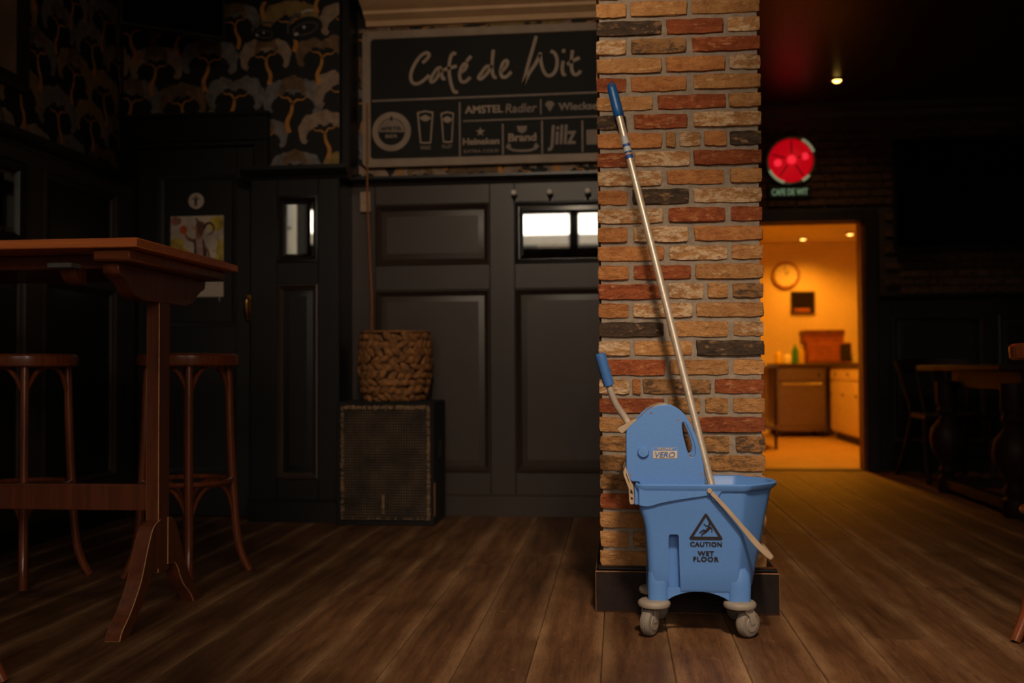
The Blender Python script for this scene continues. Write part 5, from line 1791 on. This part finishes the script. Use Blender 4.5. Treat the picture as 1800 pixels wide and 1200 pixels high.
# ------------------------------------------------------------------ kitchen beyond the doorway
KXL, KXR, KYB, KZC = 0.95, 3.40, 12.30, 2.30
S('floor_kitchen', MB().box(KXL, KXR, YF + 0.001, KYB, -0.06, 0.0), 'kitchen_tile_floor', 'tan kitchen floor beyond the doorway', cat='floor')
S('ceiling_kitchen', MB().box(KXL - 0.1, KXR + 0.1, YF + 0.15, KYB + 0.1, KZC, KZC + 0.1), 'kitchen_wall', 'low cream kitchen ceiling', cat='ceiling')
S('wall_kitchen_back', MB().box(KXL - 0.1, KXR + 0.1, KYB, KYB + 0.1, -0.06, KZC), 'kitchen_wall', 'orange-lit back wall of the kitchen')
S('wall_kitchen_left', MB().box(KXL - 0.1, KXL, YF + 0.15, KYB, -0.06, KZC), 'kitchen_wall', 'left wall of the kitchen')
S('wall_kitchen_right', MB().box(KXR, KXR + 0.1, YF + 0.15, KYB, -0.06, KZC), 'kitchen_wall', 'right wall of the kitchen')
S('wall_kitchen_front', MB().box(KX1, KXR, YF + 0.15, YF + 0.2, -0.06, KZC).box(KXL, KX0, YF + 0.15, YF + 0.2, -0.06, KZC).box(KX0, KX1, YF + 0.15, YF + 0.2, KZ, KZC), 'kitchen_wall', 'inner face of the kitchen doorway wall')
# dishwasher
dw = empty('dishwasher', (2.08, 11.95, 0), 'stainless steel front-loading dishwasher under the counter', 'dishwasher')
MB().box(1.80, 2.36, 11.64, 12.25, 0.07, 0.80).build('body', 'stainless', dw, bevel=0.006)
MB().box(1.815, 2.345, 11.615, 11.64, 0.13, 0.62).build('door', 'stainless', dw, bevel=0.006)
MB().box(1.815, 2.345, 11.60, 11.64, 0.645, 0.79).build('control_panel', 'stainless', dw, bevel=0.006)
MB().tube([(1.86, 11.585, 0.605), (2.30, 11.585, 0.605)], 0.010, 10).build('handle', 'nickel', dw)
MB().lathe([(0.018, 0), (0.016, -0.02)], (2.27, 11.60, 0.71), 14, 'y').build('knob', 'label_black', dw)
for x in (1.84, 2.32):
    for y in (11.7, 12.2):
        MB().lathe([(0.02, 0.0), (0.02, 0.07)], (x, y, 0), 10).build('foot', 'label_black', dw)
ct = empty('worktop', (2.2, 11.95, 0.80), 'dark kitchen worktop along the back wall', 'worktop')
MB().box(1.30, 3.38, 11.58, 12.29, 0.802, 0.842).build('slab', 'dark_counter', ct, bevel=0.004)
cb = empty('base_cabinet', (2.75, 10.8, 0), 'cream kitchen base cabinet along the right side', 'cabinet')
MB().box(2.40, 3.20, 9.75, 11.55, 0.08, 0.79).build('carcass', 'cabinet_cream', cb, bevel=0.003)
MB().box(2.44, 3.20, 9.78, 11.52, 0.0, 0.08).build('toe_kick', 'label_black', cb)
for i, (a, b) in enumerate(((9.77, 10.35), (10.36, 10.94), (10.95, 11.53))):
    d_ = MB().box(2.382, 2.40, a, b, 0.10, 0.64).build('cabinet_door', 'cabinet_cream', cb, bevel=0.003)
    MB().tube([(2.375, b - 0.06, 0.50), (2.362, b - 0.06, 0.50)], 0.014, 10).build('knob', 'label_black', d_)
    d_ = MB().box(2.382, 2.40, a, b, 0.655, 0.78).build('drawer', 'cabinet_cream', cb, bevel=0.003)
    MB().tube([(2.375, (a + b) / 2, 0.72), (2.362, (a + b) / 2, 0.72)], 0.014, 10).build('knob', 'label_black', d_)
MB().box(2.37, 3.22, 9.73, 11.57, 0.79, 0.825).build('cabinet_top', 'dark_counter', cb, bevel=0.003)
tr = empty('kitchen_trolley', (1.36, 10.45, 0), 'dark legged steel trolley at the left of the kitchen', 'trolley')
for x in (1.20, 1.52):
    for y in (9.9, 11.0):
        MB().tube([(x, y, 0.0), (x, y, 0.80)], 0.016, 10).build('leg', 'label_black', tr)
for z in (0.20, 0.79):
    MB().box(1.17, 1.55, 9.86, 11.04, z, z + 0.03).build('shelf', 'stainless', tr, bevel=0.004)
# things on the worktop
tw = empty('microwave_oven', (2.42, 11.95, 0.842), 'brown microwave oven on the kitchen worktop', 'microwave')
MB().box(2.17, 2.66, 11.72, 12.12, 0.845, 1.08).build('body', 'cardboard', tw, bevel=0.008)
MB().box(2.19, 2.52, 11.71, 11.722, 0.865, 1.06).build('door', 'cardboard', tw, bevel=0.003)
MB().box(2.535, 2.65, 11.71, 11.722, 0.865, 1.06).build('control_panel', 'label_black', tw, bevel=0.002)
bxk = empty('cardboard_box', (2.37, 11.95, 1.08), 'flat cardboard box on top of the microwave', 'box')
MB().box(2.15, 2.58, 11.74, 12.1, 1.081, 1.20).build('box', 'cardboard', bxk, bevel=0.003)
MB().box(2.14, 2.59, 11.73, 12.11, 1.165, 1.225).build('lid', 'jamb_wood', bxk, bevel=0.003)
for i, (x, h, m, lab, r_) in enumerate(((1.86, 0.17, 'bottle_yellow', 'yellow cleaning bottle leftmost on the kitchen worktop', 0.045), (1.96, 0.13, 'bottle_white', 'low white tub on the kitchen worktop', 0.05), (2.05, 0.24, 'bottle_green', 'green labelled bottle on the kitchen worktop', 0.034), (2.13, 0.21, 'bottle_yellow', 'yellow spray bottle beside the microwave', 0.036))):
    b = empty('bottle', (x, 11.85, 0.842), lab, 'bottle')
    MB().lathe([(r_, 0.8425), (r_, 0.8425 + h * 0.62), (r_ * 0.85, 0.8425 + h * 0.70), (r_ * 0.4, 0.8425 + h * 0.82), (r_ * 0.38, 0.8425 + h * 0.9)], (x, 11.85, 0), 18).build('bottle_body', m, b)
    MB().lathe([(r_ * 0.45, 0.8425 + h * 0.9), (r_ * 0.45, 0.8425 + h)], (x, 11.85, 0), 14).build('cap', 'bottle_white', b)
kb = empty('tea_glass', (2.72, 11.75, 0.842), 'small glowing glass at the right end of the worktop', 'glass')
MB().lathe([(0.045, 0.843), (0.055, 0.90), (0.055, 0.93), (0.048, 0.93), (0.04, 0.85)], (2.72, 11.75, 0), 18).build('bowl', 'bottle_white', kb)
ck = empty('wall_clock', (2.03, KYB - 0.02, 1.91), 'round white wall clock in the kitchen', 'clock')
MB().lathe([(0.16, 0.0), (0.165, -0.02), (0.158, -0.035), (0.142, -0.035), (0.14, -0.02)], (2.03, KYB - 0.001, 1.91), 40, 'y', True).build('rim', 'cardboard', ck)
MB().lathe([(0.142, 0.0), (0.142, -0.018)], (2.03, KYB - 0.002, 1.91), 36, 'y').build('dial', 'clock_white', ck)
MB().ribbon([(2.03, KYB - 0.022, 1.91), (2.07, KYB - 0.022, 1.96)], 0.005, 0.001, (0, 1, 0)).build('hour_hand', 'label_black', ck)
MB().ribbon([(2.03, KYB - 0.024, 1.91), (2.01, KYB - 0.024, 2.02)], 0.0035, 0.001, (0, 1, 0)).build('minute_hand', 'label_black', ck)
for k in range(12):
    a = R(30 * k)
    MB().ribbon([(2.03 + 0.115 * math.cos(a), KYB - 0.021, 1.91 + 0.115 * math.sin(a)), (2.03 + 0.132 * math.cos(a), KYB - 0.021, 1.91 + 0.132 * math.sin(a))], 0.004, 0.0008, (0, 1, 0)).build('hour_mark', 'label_black', ck)
kp = empty('kitchen_picture', (2.225, KYB - 0.01, 1.573), 'small square dark picture below the kitchen clock', 'picture')
MB().rects(2.085, 2.365, 1.44, 1.71, [(0, KYB), (0, KYB - 0.022), (0.02, KYB - 0.022), (0.022, KYB - 0.008)], cap=False).build('frame', 'label_black', kp)
MB().box(2.10, 2.35, KYB - 0.010, KYB - 0.002, 1.455, 1.695).build('print', 'glass_dark', kp)
MB().box(2.12, 2.31, KYB - 0.0115, KYB - 0.010, 1.465, 1.51).build('print_base', 'cardboard', kp)
for i, (x, y, lab) in enumerate(((2.15, 11.80, 'kitchen ceiling spotlight just above the clock'), (2.60, 11.45, 'kitchen ceiling spotlight near the right edge of the doorway'), (1.75, 10.0, 'unseen kitchen spotlight added as the main kitchen light'))):  # the third spotlight is unseen, added to carry most of the kitchen light
    d = empty('kitchen_spotlight', (x, y, KZC - 0.01), lab, 'light')
    MB().lathe([(0.045, KZC - 0.001), (0.050, KZC - 0.02), (0.040, KZC - 0.022), (0.038, KZC - 0.002)], (x, y, 0), 20, 'z', True).build('rim', 'nickel', d)
    MB().lathe([(0.001, KZC - 0.034), (0.026, KZC - 0.028), (0.038, KZC - 0.016), (0.038, KZC - 0.002)], (x, y, 0), 18).build('lamp_lens', 'kitchen_glow', d)
    ld = bpy.data.lights.new('kitchen_lamp', 'SPOT')
    ld.energy = KITCHEN_W * (0.25, 0.2, 1.3)[i]
    ld.color = KITCHEN_COL
    ld.spot_size = R(150)
    ld.spot_blend = 0.8
    ld.shadow_soft_size = 0.06
    lo = bpy.data.objects.new('kitchen_lamp', ld)
    COL.objects.link(lo)
    lo.parent = d
    lo.location = (0, 0, -0.05)

# ------------------------------------------------------------------ dark furniture at the right
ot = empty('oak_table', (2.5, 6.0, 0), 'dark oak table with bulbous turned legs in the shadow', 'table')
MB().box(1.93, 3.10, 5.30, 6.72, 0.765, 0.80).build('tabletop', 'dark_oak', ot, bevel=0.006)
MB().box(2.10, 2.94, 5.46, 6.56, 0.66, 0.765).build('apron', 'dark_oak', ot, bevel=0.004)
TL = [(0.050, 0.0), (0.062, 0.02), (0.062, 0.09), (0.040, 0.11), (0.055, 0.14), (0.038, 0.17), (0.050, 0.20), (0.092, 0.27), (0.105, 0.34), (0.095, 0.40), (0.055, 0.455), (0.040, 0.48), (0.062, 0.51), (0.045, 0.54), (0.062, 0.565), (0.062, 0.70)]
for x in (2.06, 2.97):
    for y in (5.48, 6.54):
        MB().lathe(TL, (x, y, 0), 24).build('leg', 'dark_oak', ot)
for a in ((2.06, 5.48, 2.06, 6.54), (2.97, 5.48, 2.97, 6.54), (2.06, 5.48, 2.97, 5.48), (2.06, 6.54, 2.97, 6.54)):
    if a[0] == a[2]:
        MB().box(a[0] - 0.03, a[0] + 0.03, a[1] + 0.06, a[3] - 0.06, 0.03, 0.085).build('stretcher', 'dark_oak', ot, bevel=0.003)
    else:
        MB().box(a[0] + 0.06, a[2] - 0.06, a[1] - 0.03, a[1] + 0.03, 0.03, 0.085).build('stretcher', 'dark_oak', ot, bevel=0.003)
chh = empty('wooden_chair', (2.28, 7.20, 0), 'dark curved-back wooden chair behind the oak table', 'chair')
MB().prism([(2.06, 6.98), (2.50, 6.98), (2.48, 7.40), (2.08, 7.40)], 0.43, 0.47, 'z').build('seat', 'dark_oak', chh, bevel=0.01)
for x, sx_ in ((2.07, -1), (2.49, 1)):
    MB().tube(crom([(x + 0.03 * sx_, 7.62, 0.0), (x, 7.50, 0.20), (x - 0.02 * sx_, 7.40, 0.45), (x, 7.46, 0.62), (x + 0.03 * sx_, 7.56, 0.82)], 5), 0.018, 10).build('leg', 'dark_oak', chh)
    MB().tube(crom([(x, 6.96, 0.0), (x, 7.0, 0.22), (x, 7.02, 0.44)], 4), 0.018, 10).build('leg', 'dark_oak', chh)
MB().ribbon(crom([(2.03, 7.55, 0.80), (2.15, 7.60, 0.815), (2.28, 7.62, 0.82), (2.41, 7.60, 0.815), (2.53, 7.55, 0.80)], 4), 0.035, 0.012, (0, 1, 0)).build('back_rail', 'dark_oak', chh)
for x in (2.18, 2.28, 2.38):
    MB().tube([(x, 7.40, 0.46), (x, 7.60, 0.80)], 0.010, 8).build('spindle', 'dark_oak', chh)
